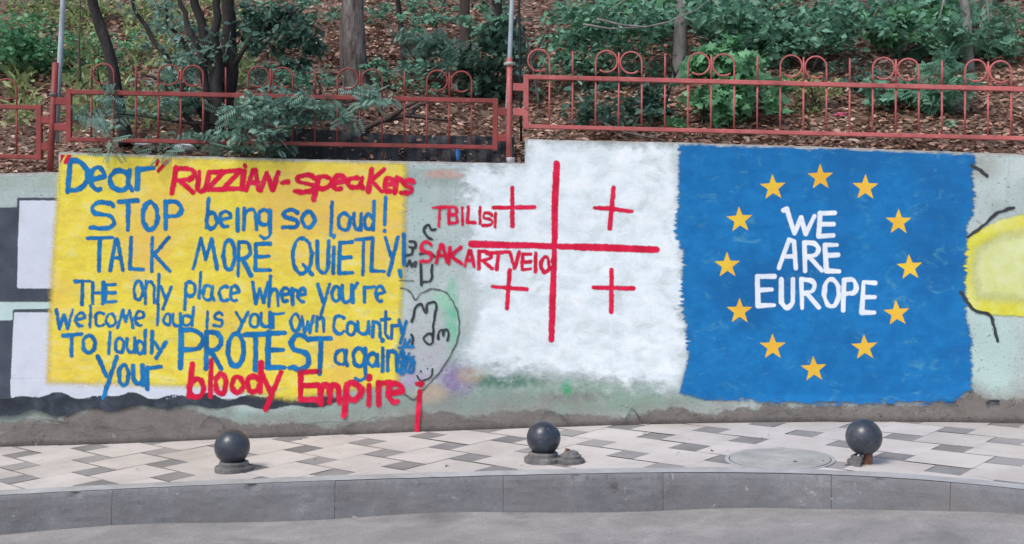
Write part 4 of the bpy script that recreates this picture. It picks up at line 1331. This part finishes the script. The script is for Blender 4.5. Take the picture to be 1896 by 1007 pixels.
# dark many-stemmed tree close behind the fence
bx = hill_px(402, 250)
Yc = float(wall_y(bx.x)) + 0.6
bx = Vector((at(402, 250, Yc).x, Yc, float(hill_z(at(402, 250, Yc).x, Yc))))
ms = thing('tree', bx, 'dark tree with several stems and bluish leaves behind the low fence panel', 'tree', 'trees on the hillside')
stems = [([(415, 262), (420, 190), (428, 100), (422, 20), (418, -150), (430, -420)], 0.068, 0.035, 0.1), ([(398, 262), (395, 180), (385, 90), (362, 10), (340, -160), (300, -380)], 0.048, 0.02, 0.0),
         ([(385, 262), (382, 190), (378, 120), (350, 50), (335, 10), (310, -120)], 0.034, 0.012, -0.05), ([(410, 262), (404, 200), (404, 130), (398, 60), (402, 10), (415, -160), (440, -330)], 0.045, 0.02, -0.1),
         ([(380, 255), (352, 225), (330, 190), (300, 150), (262, 136)], 0.024, 0.007, -0.08), ([(395, 240), (330, 150), (300, 95), (272, 55), (248, 12), (220, -60)], 0.026, 0.01, 0.05),
         ([(388, 150), (350, 90), (315, 50), (305, 15), (300, -60)], 0.018, 0.008, 0.1), ([(425, 255), (455, 215), (500, 185), (545, 170)], 0.016, 0.005, -0.12), ([(432, 120), (470, 70), (520, 40), (560, 10)], 0.02, 0.006, -0.1)]
mb = MB()
for i, (pp, ra, rb, dy) in enumerate(stems):
    P_ = []
    for k, (a, c) in enumerate(pp):
        q = k / (len(pp) - 1)
        P_.append(at(a, c, Yc + dy * (0.4 + q)))
    # smooth
    P2 = []
    for k in range(len(P_) - 1):
        for s_ in range(5):
            P2.append(P_[k].lerp(P_[k + 1], s_ / 5) + Vector((0.012 * math.sin(k * 5 + s_ + i), 0, 0)))
    P2.append(P_[-1])
    mm = MB()
    ra, rb = ra * 1.25, rb * 1.1
    mm.tube(P2, [ra + (rb - ra) * k / (len(P2) - 1) for k in range(len(P2))], 9)
    mm.build('stem', M['bark_dark'], ms, smooth=True)




bl = px_blobs([(480, 220, 34, 34, 12, -.52), (330, 190, 50, 32, 8, -.1), (340, 120, 50, 45, 8, 0), (300, 258, 60, 12, 4, -.3), (540, 195, 45, 26, 9, -.5), (590, 210, 35, 22, 6, -.45), (360, 60, 40, 40, 5, .1), (440, 262, 40, 14, 5, -.5),
               (310, 60, 40, 40, 4, .1), (470, 130, 26, 40, 3, .1)], Yc)
me_ = leaf_mesh('crown', [leaves(crown_points(bl, 260), (0.09, 0.17), LEAF_PINNATE, droop=0.15), leaves(crown_points(bl, 2600), (0.035, 0.075), LEAF_OVAL, droop=0.25)])
new_obj('crown', me_, M['leaf_blue'], ms)
bl = px_blobs([(520, 45, 42, 32, 9, 0), (560, 70, 34, 22, 5, 0), (470, 55, 35, 30, 6, .1), (540, 100, 16, 14, 2, 0)], Yc - 0.05)
me_ = leaf_mesh('crown', [leaves(crown_points(bl, 900), (0.05, 0.10), LEAF_OVAL, droop=0.5)])
new_obj('crown', me_, M['leaf_dark'], ms, label='drooping dark green bough')
# feathery sprays in front of the fence rail
for (cl, n_) in [([(185, 205, 46, 18, 6, 0), (215, 190, 24, 20, 3, 0)], 75), ([(660, 182, 42, 14, 6, 0), (700, 172, 26, 9, 3, 0)], 70), ([(245, 282, 40, 9, 3, -.04), (210, 290, 20, 7, 1, -.06)], 16), ([(400, 280, 45, 9, 3, 0)], 22)]:
    bl = px_blobs(cl, float(wall_y(at(cl[0][0], 200, 9).x)) + 0.16)
    me_ = leaf_mesh('foliage', [leaves(crown_points(bl, n_), (0.09, 0.17), LEAF_PINNATE, droop=0.1, tint=rng.uniform(0.45, 1.0, sum(max(4, int(n_ * b_[3] / sum(q[3] for q in bl))) for b_ in bl)))])
    new_obj('foliage', me_, M['leaf_blue'], ms)
tw = MB()
tw.tube(curve_pts(at(395, 230, Yc - .1), at(175, 210, Yc - .42), 10, 0.03), [0.012 - 0.0008 * i for i in range(11)], 6)
tw.tube(curve_pts(at(420, 235, Yc - .1), at(700, 175, Yc - .42), 12, 0.04), [0.014 - 0.0009 * i for i in range(13)], 6)
tw.build('twigs', M['bark_dark'], ms, smooth=True)


def shrub(px, py, lst, nleaf, shape, size, leafm, label, ns=6, dy=0.0, group='shrubs on the hillside', droop=0.1, name='shrub', bark='bark_brown'):
    b = hill_px(px, py)
    b.y += dy
    b.z = float(hill_z(b.x, b.y))
    sh = thing(name, b, label, name, group)
    lst = [(a_, c_, rx_ * 1.25, rz_ * 1.2, w_, d_) for (a_, c_, rx_, rz_, w_, d_) in lst]
    nleaf = int(nleaf * 1.05)
    bl = px_blobs(lst, b.y)
    me_ = leaf_mesh('foliage', [leaves(crown_points(bl, nleaf), size, shape, droop=droop)])
    new_obj('foliage', me_, leafm, sh)
    mb = MB()
    tgt = [bl[i % len(bl)] for i in range(ns)]
    for (c, rx, rz, wg) in tgt:
        e = Vector(c) + Vector((rng.normal(0, rx * .4), rng.normal(0, rx * .4), rng.normal(0, rz * .4)))
        st = b + Vector((rng.normal(0, .05), rng.normal(0, .05), -0.05))
        mb.tube(curve_pts(st, e, 8, 0.04, 0.0), [0.014 - 0.0013 * i for i in range(9)], 6)
    mb.build('stems', M[bark], sh, smooth=True)
    return sh


G, D, B_, MI = M['leaf_green'], M['leaf_dark'], M['leaf_blue'], M['leaf_mid']
shrub(30, 150, [(30, 60, 45, 35, 8, 0), (55, 100, 35, 25, 5, 0), (-10, 90, 50, 40, 5, 0)], 1500, LEAF_OVAL, (0.05, 0.10), G, 'bright green leafy shrub in the upper left corner behind the fence')
shrub(215, 140, [(225, 100, 34, 24, 4, 0), (170, 120, 40, 25, 4, 0), (120, 90, 30, 30, 3, 0)], 750, LEAF_OVAL, (0.04, 0.085), G, 'loose green shrub between the grey pole and the leaning tree')
shrub(590, 190, [(575, 140, 30, 26, 3, 0), (540, 150, 26, 26, 3, 0)], 330, LEAF_OVAL, (0.04, 0.08), MI, 'small sparse shrub left of the thick pale trunk')
shrub(830, 170, [(790, 75, 45, 18, 5, 0), (835, 100, 40, 26, 5, 0), (760, 70, 26, 12, 3, -.1)], 330, LEAF_PINNATE, (0.10, 0.18), B_, 'feathery bluish sapling beside the slim brown trunk')
shrub(760, 170, [(745, 150, 40, 20, 4, 0), (690, 140, 20, 18, 2, 0)], 420, LEAF_OVAL, (0.04, 0.085), MI, 'low dark shrub just right of the thick pale trunk')
shrub(900, 190, [(915, 120, 34, 45, 6, 0), (935, 60, 30, 40, 4, .2), (880, 150, 30, 25, 3, 0)], 1100, LEAF_MAPLE, (0.05, 0.10), D, 'dense dark green shrub left of the middle fence post')
shrub(1085, 165, [(1060, 80, 45, 34, 6, 0), (1120, 50, 50, 30, 7, 0), (1180, 80, 40, 38, 6, 0), (1110, 130, 55, 30, 6, 0), (1215, 40, 28, 24, 3, .2)], 1900, LEAF_OVAL, (0.05, 0.11), MI, 'large dense green shrub behind the scrolls right of the middle post', 10)
shrub(1150, 235, [(1150, 205, 45, 24, 5, 0), (1200, 180, 30, 28, 4, 0), (1080, 195, 26, 24, 2, 0)], 600, LEAF_OVAL, (0.05, 0.11), D, 'dark low shrub at the foot of the right fence panel', 7)
shrub(1300, 225, [(1315, 200, 38, 26, 6, 0), (1355, 150, 40, 36, 7, 0), (1335, 115, 30, 26, 4, 0), (1395, 180, 32, 28, 3, 0)], 900, LEAF_MAPLE, (0.06, 0.13), G, 'broad leaved green shrub right of the straight pale trunk', 8)
shrub(1365, 120, [(1350, 65, 40, 36, 6, 0), (1405, 80, 46, 32, 6, 0), (1330, 30, 34, 24, 4, 0)], 1500, LEAF_MAPLE, (0.05, 0.11), MI, 'tall green bush rising right of the straight pale trunk', 8)
shrub(1500, 130, [(1480, 70, 50, 30, 6, 0), (1540, 55, 50, 30, 6, 0), (1430, 60, 40, 30, 4, 0), (1580, 30, 40, 25, 4, 0)], 1700, LEAF_OVAL, (0.05, 0.11), MI, 'loose green bush at the top middle of the right panel', 8)
shrub(1500, 205, [(1505, 180, 22, 26, 4, 0), (1490, 150, 20, 18, 2, 0)], 330, LEAF_OVAL, (0.035, 0.07), M['leaf_olive'], 'small yellowish green bush behind the right fence panel')
shrub(1590, 175, [(1590, 150, 30, 22, 4, 0)], 320, LEAF_OVAL, (0.04, 0.085), D, 'small dark green bush below the hanging lobed bough')
shrub(1660, 205, [(1650, 175, 32, 20, 4, 0), (1680, 160, 24, 18, 2, 0)], 330, LEAF_MAPLE, (0.05, 0.10), MI, 'low lobed seedling clump on the litter right of the small bushes')
shrub(1745, 215, [(1740, 180, 32, 26, 4, 0), (1760, 145, 30, 22, 3, 0)], 380, LEAF_PINNATE, (0.08, 0.15), MI, 'low feathery plant in front of the pale slim trunk')
shrub(1820, 112, [(1775, 85, 50, 30, 5, 0), (1830, 70, 40, 40, 6, 0), (1850, 130, 30, 30, 4, 0), (1730, 90, 30, 16, 2, -.1)], 1500, LEAF_PINNATE, (0.08, 0.15), MI, 'bluish green bush filling the far right behind the fence', 8)
shrub(1200, 70, [(1180, 25, 50, 22, 5, 0), (1100, 20, 45, 18, 4, 0), (1240, 10, 40, 18, 3, 0)], 700, LEAF_MAPLE, (0.06, 0.12), M['leaf_green'], 'airy light green shrub high on the slope left of the straight pale trunk', 6)
shrub(1440, 50, [(1400, 15, 50, 20, 5, 0), (1470, 10, 50, 18, 5, 0), (1530, 12, 40, 16, 3, 0)], 800, LEAF_OVAL, (0.06, 0.12), MI, 'leafy shrub high on the slope above the loose green bush', 6)
shrub(1720, 55, [(1690, 20, 45, 20, 4, 0), (1750, 15, 45, 20, 4, 0), (1650, 10, 40, 16, 3, 0)], 750, LEAF_MAPLE, (0.06, 0.12), MI, 'lobed leaf shrub high on the slope left of the pale slim trunk', 6)
shrub(560, 60, [(590, 25, 26, 14, 3, 0), (480, 20, 30, 16, 3, 0)], 300, LEAF_OVAL, (0.05, 0.1), MI, 'thin shrub high on the slope left of the thick pale trunk', 5)
shrub(800, 50, [(800, 20, 34, 16, 3, 0), (720, 15, 24, 12, 2, 0), (890, 20, 30, 20, 3, 0)], 520, LEAF_OVAL, (0.05, 0.1), MI, 'thin shrub high on the slope right of the thin dark trunk', 5)
shrub(140, 45, [(150, 20, 40, 20, 3, 0), (260, 25, 44, 18, 3, 0), (60, 12, 50, 18, 3, 0)], 650, LEAF_OVAL, (0.05, 0.1), M['leaf_olive'], 'yellowish green shrub high on the slope behind the leaning tree', 6)
# lobed bough hanging in at the top right, from a tree of its own
b, t0, t1 = up(1590, 60, 1575, 5.5)
bl = px_blobs([(1640, 55, 34, 24, 8, -1.4), (1665, 40, 30, 18, 5, -1.4), (1610, 45, 30, 16, 5, -1.3), (1700, 35, 34, 14, 4, -1.3), (1740, 30, 30, 14, 4, -1.2)], b.y)
tb = tree(b, [b, b.lerp(t0, .5), t0, t1], 0.05, 0.03, M['bark_brown'], 'tree with a bright lobed bough hanging over the right fence panel',
          [(t0.lerp(t1, .3), Vector(bl[0][0]), 0.022, 0.005), (t0.lerp(t1, .4), Vector(bl[3][0]), 0.02, 0.005)], (bl, 480), M['leaf_green'], 'trees on the hillside', shape=LEAF_MAPLE, size=(0.07, 0.14))

# bare twigs and fallen branches
def sticks(name, label, cat, paths, mat, r, off=None):
    p0 = at(*paths[0][0])
    o = thing(name, p0, label, cat)
    mb = MB()
    for P_ in paths:
        pts = [at(*q) for q in P_]
        f = []
        for k in range(len(pts) - 1):
            f += [pts[k].lerp(pts[k + 1], s_ / 5) for s_ in range(5)]
        f.append(pts[-1])
        mb.tube(f, [r * (1 - 0.75 * i / len(f)) for i in range(len(f))], 7)
    mb.build('wood', mat, o, smooth=True)
    return o


sticks('fallen_branch', 'crooked dead branch leaning over the dark sheet behind the fence', 'branch', [[(655, 250, 9.75), (700, 226, 9.8), (752, 214, 9.85), (800, 220, 9.9), (838, 223, 9.95)], [(715, 222, 9.8), (750, 198, 9.85), (790, 180, 9.9)], [(755, 214, 9.85), (775, 195, 9.95), (800, 188, 10)]], M['bark_brown'], 0.028)
sticks('hanging_twig', 'pale bare twig curving across left of the straight pale trunk', 'twig', [[(1105, 35, 10.4), (1150, 46, 10.4), (1195, 50, 10.4), (1240, 40, 10.4), (1290, 18, 10.4), (1350, -30, 10.5)], [(1080, 45, 10.5), (1130, 53, 10.4), (1195, 50, 10.4)]], M['bark_grey'], 0.012)
sticks('fallen_branch', 'thin pale dead branch lying below the right fence rail', 'branch', [[(1070, 175, 10.2), (1100, 218, 9.9), (1150, 243, 9.6), (1235, 260, 9.45)], [(1115, 228, 9.8), (1090, 200, 9.9)]], M['bark_grey'], 0.014)
sticks('bare_sapling', 'bare thin sapling on the slope just right of the middle post', 'sapling', [[(1000, 200, 10.6), (985, 120, 10.6), (975, 70, 10.7), (962, 40, 10.7)], [(985, 110, 10.6), (1010, 60, 10.6), (1035, 30, 10.6)]], M['bark_brown'], 0.014)
sticks('bare_sapling', 'bare twiggy sapling leaning in front of the straight pale trunk', 'sapling', [[(1225, 220, 10.0), (1245, 150, 10.0), (1270, 100, 10.1), (1300, 70, 10.2)], [(1250, 140, 10.0), (1235, 95, 10.0)]], M['bark_dark'], 0.012)
sticks('bare_sapling', 'slender bare stem behind the left end of the low panel', 'sapling', [[(148, 150, 10.6), (146, 90, 10.7), (148, 30, 10.8), (150, -40, 10.8)]], M['bark_brown'], 0.014)

# ------------------------------------------------------------------ fence
FO = 0.13                                                     # fence plane, metres behind the wall face


def fp(px, py, dy=0.0):
    x, y, z = on_sheet(px, py, FO + dy)
    return Vector((float(x), float(y), float(z)))


def spiral(px, sgn, y_rail, y_top, rr):
    """a bar rising from the rail and curling over towards sgn"""
    pts = [(px, y_rail), (px, (y_rail + y_top + rr) / 2), (px, y_top + rr)]
    for a in range(170, -131, -15):
        pts.append((px + sgn * (rr + rr * math.cos(R(a))), y_top + rr - rr * math.sin(R(a))))
    return pts


def fence_panel(label, x0, x1, top, bot, tabs, bars, mat, curl=20.0, h=48.0):
    """top / bot: functions px->py of the rails' middle lines; bars: (px, kind)"""
    o = thing('iron_fence', fp((x0 + x1) / 2, bot((x0 + x1) / 2)), label, 'fence', 'fences along the wall top')
    k_ = 0.037
    for nm, fn in (('top_rail', top), ('bottom_rail', bot)):
        mb = MB()
        q = np.linspace(x0, x1, 7)
        for a, b in zip(q[:-1], q[1:]):
            mb.bar(fp(a, fn(a)), fp(b, fn(b)), 0.035, k_ * (1.0 if nm == 'top_rail' else 0.92))
        mb.build(nm, mat, o)
    for xx in (x0, x1):
        if -100 < xx < 2000:
            mb = MB()
            mb.bar(fp(xx, top(xx) - 5.0), fp(xx, bot(xx) + 4.5), 0.038, 0.045)
            mb.build('end_stile', mat, o)
    for (xa, ya, xb, yb) in tabs:
        mb = MB()
        mb.bar(fp(xa, ya), fp(xb, yb), 0.03, 0.062)
        mb.build('tab', mat, o)
    for (px, kind) in bars:
        mb = MB()
        mb.tube([fp(px - 0.6, bot(px) - 5), fp(px, top(px) + 5)], 0.0080, 8)
        yr = top(px) - 4
        if kind == 'P':
            mb.tube([fp(px, yr), fp(px + 0.3, yr - h * 0.6), fp(px, yr - h + 2)], [0.0080, 0.009, 0.006], 8)
        elif kind in '><':
            s_ = 1 if kind == '>' else -1
            mb.tube([fp(a, b) for a, b in spiral(px, s_, yr, yr - h, curl)], 0.0076, 8)
        mb.build('bar', mat, o, smooth=True)
    return o


bars = []
kinds = '<P>P'
px = 1017.6
pat = ['<', 'P', '>', 'P', '<', 'P', '>', 'P', '<', 'P', '>', 'P', '<', 'P', '>', 'P', '<', 'P', '>', 'P', '<', 'P']
for i, kd in enumerate(pat):
    bars.append((1017.6 + 42.75 * i, kd))
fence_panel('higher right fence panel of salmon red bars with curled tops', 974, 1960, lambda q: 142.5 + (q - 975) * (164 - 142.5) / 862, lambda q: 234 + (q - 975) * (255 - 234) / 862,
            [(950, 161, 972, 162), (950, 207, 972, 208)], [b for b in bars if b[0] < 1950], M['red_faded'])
bars = []
pat = {627: '>', 709: '<', 791: '>', 873: '<', 544: '<', 462: '>', 380: '<', 298: '>', 216: '<'}
for i in range(18):
    px = 169.5 + 41.4 * i
    near = min(pat, key=lambda q: abs(q - px))
    bars.append((px, pat[near] if abs(near - px) < 12 else 'P'))
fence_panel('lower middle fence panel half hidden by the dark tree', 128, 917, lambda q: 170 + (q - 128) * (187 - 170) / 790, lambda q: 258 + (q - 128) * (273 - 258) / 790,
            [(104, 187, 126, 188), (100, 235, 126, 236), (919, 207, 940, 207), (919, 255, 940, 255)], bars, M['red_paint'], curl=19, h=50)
fence_panel('leftmost fence panel, lowest of the three and cut by the picture edge', -160, 73, lambda q: 199 + (q - 73) * 0.02, lambda q: 291 + (q - 73) * 0.02, [(76, 222, 92, 222), (75, 271, 90, 271)],
            [(31, '<'), (-10, 'P'), (-52, '>'), (-93, 'P'), (-134, '<')], M['red_paint'], curl=19)


def post(label, path, r, mat):
    o = thing('fence_post', path[-1], label, 'fence post', 'round fence posts')
    mb = MB()
    mb.tube(path, r, 16)
    mb.build('pipe', mat, o, smooth=True)
    return o


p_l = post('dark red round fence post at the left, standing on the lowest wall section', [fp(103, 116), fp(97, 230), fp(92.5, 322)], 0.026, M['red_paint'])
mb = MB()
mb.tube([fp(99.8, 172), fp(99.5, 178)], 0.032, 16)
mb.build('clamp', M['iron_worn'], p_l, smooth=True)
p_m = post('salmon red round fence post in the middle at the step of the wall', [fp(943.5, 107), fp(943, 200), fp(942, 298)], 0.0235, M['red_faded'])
mb = MB()
mb.tube([fp(943.5, 115), fp(943.5, 121)], 0.036, 16)
mb.bar(fp(933, 118), fp(954, 118), 0.012, 0.02)
mb.build('clamp', M['cover'], p_m, smooth=True)
# white footing cup
c0 = fp(945.5, 302)
mb = MB()
mb.lathe([(0.0, 0.0), (0.030, 0.0), (0.036, 0.045), (0.0375, 0.05), (0.034, 0.052), (0.0, 0.05)], (c0.x, c0.y - 0.02, wall_top(c0.x, 1) - 0.001), 20)
mb.build('footing_cup', M['white_plastic'], p_m, smooth=True)


def pole(label, path, r, mat):
    o = thing('slim_pole', path[0], label, 'pole', 'slim poles behind the fence')
    mb = MB()
    mb.tube(path, r, 14)
    mb.build('shaft', mat, o, smooth=True)
    mb = MB()
    e = Vector(path[-1])
    mb.lathe([(r * 1.25, -0.04), (r * 1.3, 0.0), (r * 0.8, 0.02), (0.0, 0.03)], tuple(e), 14)
    mb.build('cap', mat, o, smooth=True)
    return o


pole('light grey slim pole rising behind the left red post', [fp(104, 262, 0.09), fp(107.5, 180, 0.09), fp(116, 15, 0.09), fp(133, -300, 0.09)], 0.022, M['grey_paint'])
pole('pale grey slim pole rising behind the middle red post', [fp(939, 262, 0.09), fp(940, 200, 0.09), fp(947.5, 15, 0.09), fp(958, -300, 0.09)], 0.019, M['grey_paint'])
pole('thin black pole just right of the middle red post', [fp(965, 262, 0.3), fp(964, 195, 0.3), fp(961.5, 15, 0.3), fp(957, -260, 0.3)], 0.0105, M['black_paint'])

# dark sheet standing behind the lower panel
mb = MB()
V, NX = [], 90
for i in range(NX + 1):
    px = 490 + (952 - 490) * i / NX
    yt = np.interp(px, [490, 520, 600, 700, 800, 952], [244, 236, 240, 248, 251, 253])
    yb = np.interp(px, [490, 952], [300, 306])
    for j in range(9):
        py = yt + (yb - yt) * j / 8
        o_ = 0.30 - 0.10 * j / 8 + 0.012 * math.sin(px / 9 + j) + 0.008 * math.sin(px / 3.7)
        p = fp(px, py, o_)
        V.append(tuple(p))
for i in range(NX + 1):
    for j in range(9):
        p = V[i * 9 + j]
        V.append((p[0], p[1] + 0.012, p[2]))
o2 = (NX + 1) * 9
F_ = []
for i in range(NX):
    for j in range(8):
        a = i * 9 + j
        F_.append([a, a + 1, a + 10, a + 9])
        F_.append([o2 + a, o2 + a + 9, o2 + a + 10, o2 + a + 1])
    F_.append([i * 9, i * 9 + 9, o2 + i * 9 + 9, o2 + i * 9])
    F_.append([i * 9 + 8, o2 + i * 9 + 8, o2 + i * 9 + 17, i * 9 + 17])
mb.add(V, F_)
sh = mb.build('plastic_sheet', M['dark_sheet'], None, label='dark crumpled sheet edging the slope behind the lower fence panel', cat='sheet')

# leaves caught on the sheet
P = []
for k in range(230):
    px = rng.uniform(505, 945)
    q = rng.random() ** 0.8
    px += 14 * (q - 0.5)
    py = np.interp(px, [490, 520, 600, 700, 800, 952], [244, 236, 240, 248, 251, 253]) + q * 50
    if math.sin((px + py * 1.1) / 5.2) < 0.1:
        continue
    P.append(tuple(fp(px, py, 0.275 - 0.10 * q)))
me = leaf_mesh('leaf_debris', [leaves(np.array(P), (0.025, 0.06), LEAF_OVAL, tint=rng.uniform(0.05, 0.5, len(P)))])
new_obj('leaf_debris', me, M['litter'], None, kind='stuff', label='dry brown leaves caught on the dark sheet behind the fence', cat='dry leaves')

# rubbish
def crumple(name, label, cat, px, py, dy, rx, rz, mat):
    p = fp(px, py, dy)
    mb = MB()
    n, V = 12, []
    for i in range(9):
        for k in range(n):
            th, ph = 2 * math.pi * k / n, math.pi * i / 8
            q = 1 + 0.45 * mnoise.noise((3 * math.cos(th) + px, 3 * math.sin(th), 2.3 * i))
            V.append((p.x + rx * q * math.sin(ph) * math.cos(th), p.y + rx * 0.7 * q * math.sin(ph) * math.sin(th), p.z + rz * q * math.cos(ph)))
    mb.add(V, [[i * n + k, i * n + (k + 1) % n, (i + 1) * n + (k + 1) % n, (i + 1) * n + k] for i in range(8) for k in range(n)])
    return mb.build(name, mat, None, label=label, cat=cat)


crumple('plastic_bag', 'crumpled white plastic bag lying under the dark tree behind the wall top', 'plastic bag', 341, 272, 0.12, 0.085, 0.03, M['white_plastic'])
crumple('plastic_bag', 'small flattened white plastic scrap left of the larger white bag', 'plastic bag', 262, 267, 0.2, 0.065, 0.014, M['white_plastic'])
h = hill_px(1556, 214)
crumple('wrapper', 'bright pink wrapper lying on the leaf litter behind the right panel', 'wrapper', 1556, 213, h.y - float(wall_y(h.x)) - FO, 0.055, 0.022, M['pink_plastic'])
crumple('wrapper', 'small blue plastic scrap at the foot of the dark sheet', 'wrapper', 848, 286, 0.10, 0.02, 0.05, M['blue_plastic'])

# ------------------------------------------------------------------ bollards
def bollard(px, py_ball, base_px, dia_px, label, base='full', tilt=(0, 0)):
    x, y = ground_px(*base_px)
    z = float(gz(x, y))
    o = thing('bollard', (x, y, z), label, 'bollard', 'ball bollards along the kerb')
    r = dia_px / 2 * y / FPX
    c = at(px, py_ball, y)
    mb = MB()
    n = 28
    prof = [(0.0, -r)] if base == 'stub' else []
    a0 = -90 if base == 'stub' else -62
    for i in range(n + 1):
        a = R(a0 + (90 - a0) * i / n)
        q = (r * math.cos(a), r * math.sin(a))
        if i or base != 'stub':
            prof.append(q)
    if base != 'stub':
        prof = [(0.062, -r - 0.016), (0.056, -r * 0.97)] + prof
    prof = [(max(a, 0.0), b) for a, b in prof]
    mb.lathe(prof, tuple(c), 40)
    mb.build('ball', M['iron'], o, smooth=True)
    zb = c.z - r - z                                          # height of the ball's underside above the ground
    if base == 'full':
        R0 = 0.131
        pr = [(R0, -0.01), (R0 + 0.002, 0.010), (R0 + 0.002, 0.026), (R0 - 0.004, 0.032), (R0 - 0.024, 0.035), (R0 - 0.028, 0.039), (R0 - 0.027, 0.058), (R0 - 0.032, 0.064), (R0 - 0.05, 0.069), (0.066, zb + 0.004), (0.058, zb + 0.012), (0.0, zb + 0.013)]
        mb = MB()
        mb.lathe(pr, (x, y, z), 40)
        ob = mb.mesh('base', True)
        ob.set_sharp_from_angle(angle=R(35))
        new_obj('base', ob, M['iron_worn'], o)
    else:
        mb = MB()
        mb.tube([(x + 0.012, y, z - 0.02), (x + 0.016, y, z + zb + 0.03)], 0.030, 12)
        mb.build('post_stub', M['rust'], o)
        mb = MB()
        mb.bar((x - 0.032, y - 0.012, z), (x - 0.036, y - 0.012, z + zb + 0.03), 0.012, 0.02)
        mb.build('bracket', M['iron_worn'], o)
        # broken shell of the base left standing on one side
        mb = MB()
        V = []
        arcn = 14
        for (rr, zz) in [(0.118, 0.0), (0.118, 0.022), (0.098, 0.03), (0.094, 0.05), (0.075, 0.06), (0.07, 0.055), (0.09, 0.03), (0.11, 0.0)]:
            for k in range(arcn + 1):
                th = R(115 + 120 * k / arcn)
                V.append((x + rr * math.cos(th), y + rr * math.sin(th), z + zz))
        k_ = arcn + 1
        mb.add(V, [[i * k_ + j, i * k_ + j + 1, (i + 1) * k_ + j + 1, (i + 1) * k_ + j] for i in range(7) for j in range(arcn)])
        mb.build('broken_base', M['iron_worn'], o)
    return o


bollard(430, 827, (433, 871), 65, 'dark ball bollard furthest left, its stepped base chipped at the front')
bollard(1006.5, 810.5, (1005.5, 854), 63, 'dark ball bollard next to a loose bolted base, near the middle of the kerb')
bollard(1599.5, 809, (1603, 859), 66, 'dark glossy ball bollard on a bare rusty stub, beside the manhole cover', 'stub')
# loose base without its ball
x, y = ground_px(1057, 856)
z = float(gz(x, y))
lb = thing('bollard_stump', (x, y, z), 'loose stepped iron bollard base without its ball, a bolt on top', 'bollard stump')
mb = MB()
mb.lathe([(0.094, -0.01), (0.096, 0.008), (0.095, 0.024), (0.089, 0.029), (0.076, 0.031), (0.073, 0.034), (0.073, 0.05), (0.068, 0.055), (0.056, 0.058), (0.05, 0.074), (0.03, 0.082), (0.0, 0.085)], (x, y, z), 36)
me = mb.mesh('stepped_disc', True)
me.set_sharp_from_angle(angle=R(35))
new_obj('stepped_disc', me, M['iron_worn'], lb)
mb = MB()
mb.tube([(x - 0.03, y - 0.01, z + 0.06), (x - 0.032, y - 0.01, z + 0.098)], 0.011, 8)
mb.tube([(x - 0.018, y + 0.005, z + 0.07), (x - 0.012, y + 0.005, z + 0.092)], 0.007, 8)
mb.build('bolt', M['rust'], lb)

# fallen leaves and crumbs on the pavement
mb_pos = []
for k in range(46):
    px, py = rng.uniform(20, 1880), rng.uniform(800, 872)
    x, y = ground_px(px, py)
    if kerb_y(x) + 0.2 < y < wall_y(x) - 0.05:
        mb_pos.append((x, y, float(gz(x, y)) + 0.006))
me = leaf_mesh('dry_leaves', [leaves(np.array(mb_pos), (0.012, 0.045), LEAF_OVAL, flat=0.9, tint=rng.uniform(0, 0.5, len(mb_pos)))])
new_obj('dry_leaves', me, M['litter'], None, kind='stuff', label='small dry leaf crumbs scattered over the pavement', cat='dry leaves')
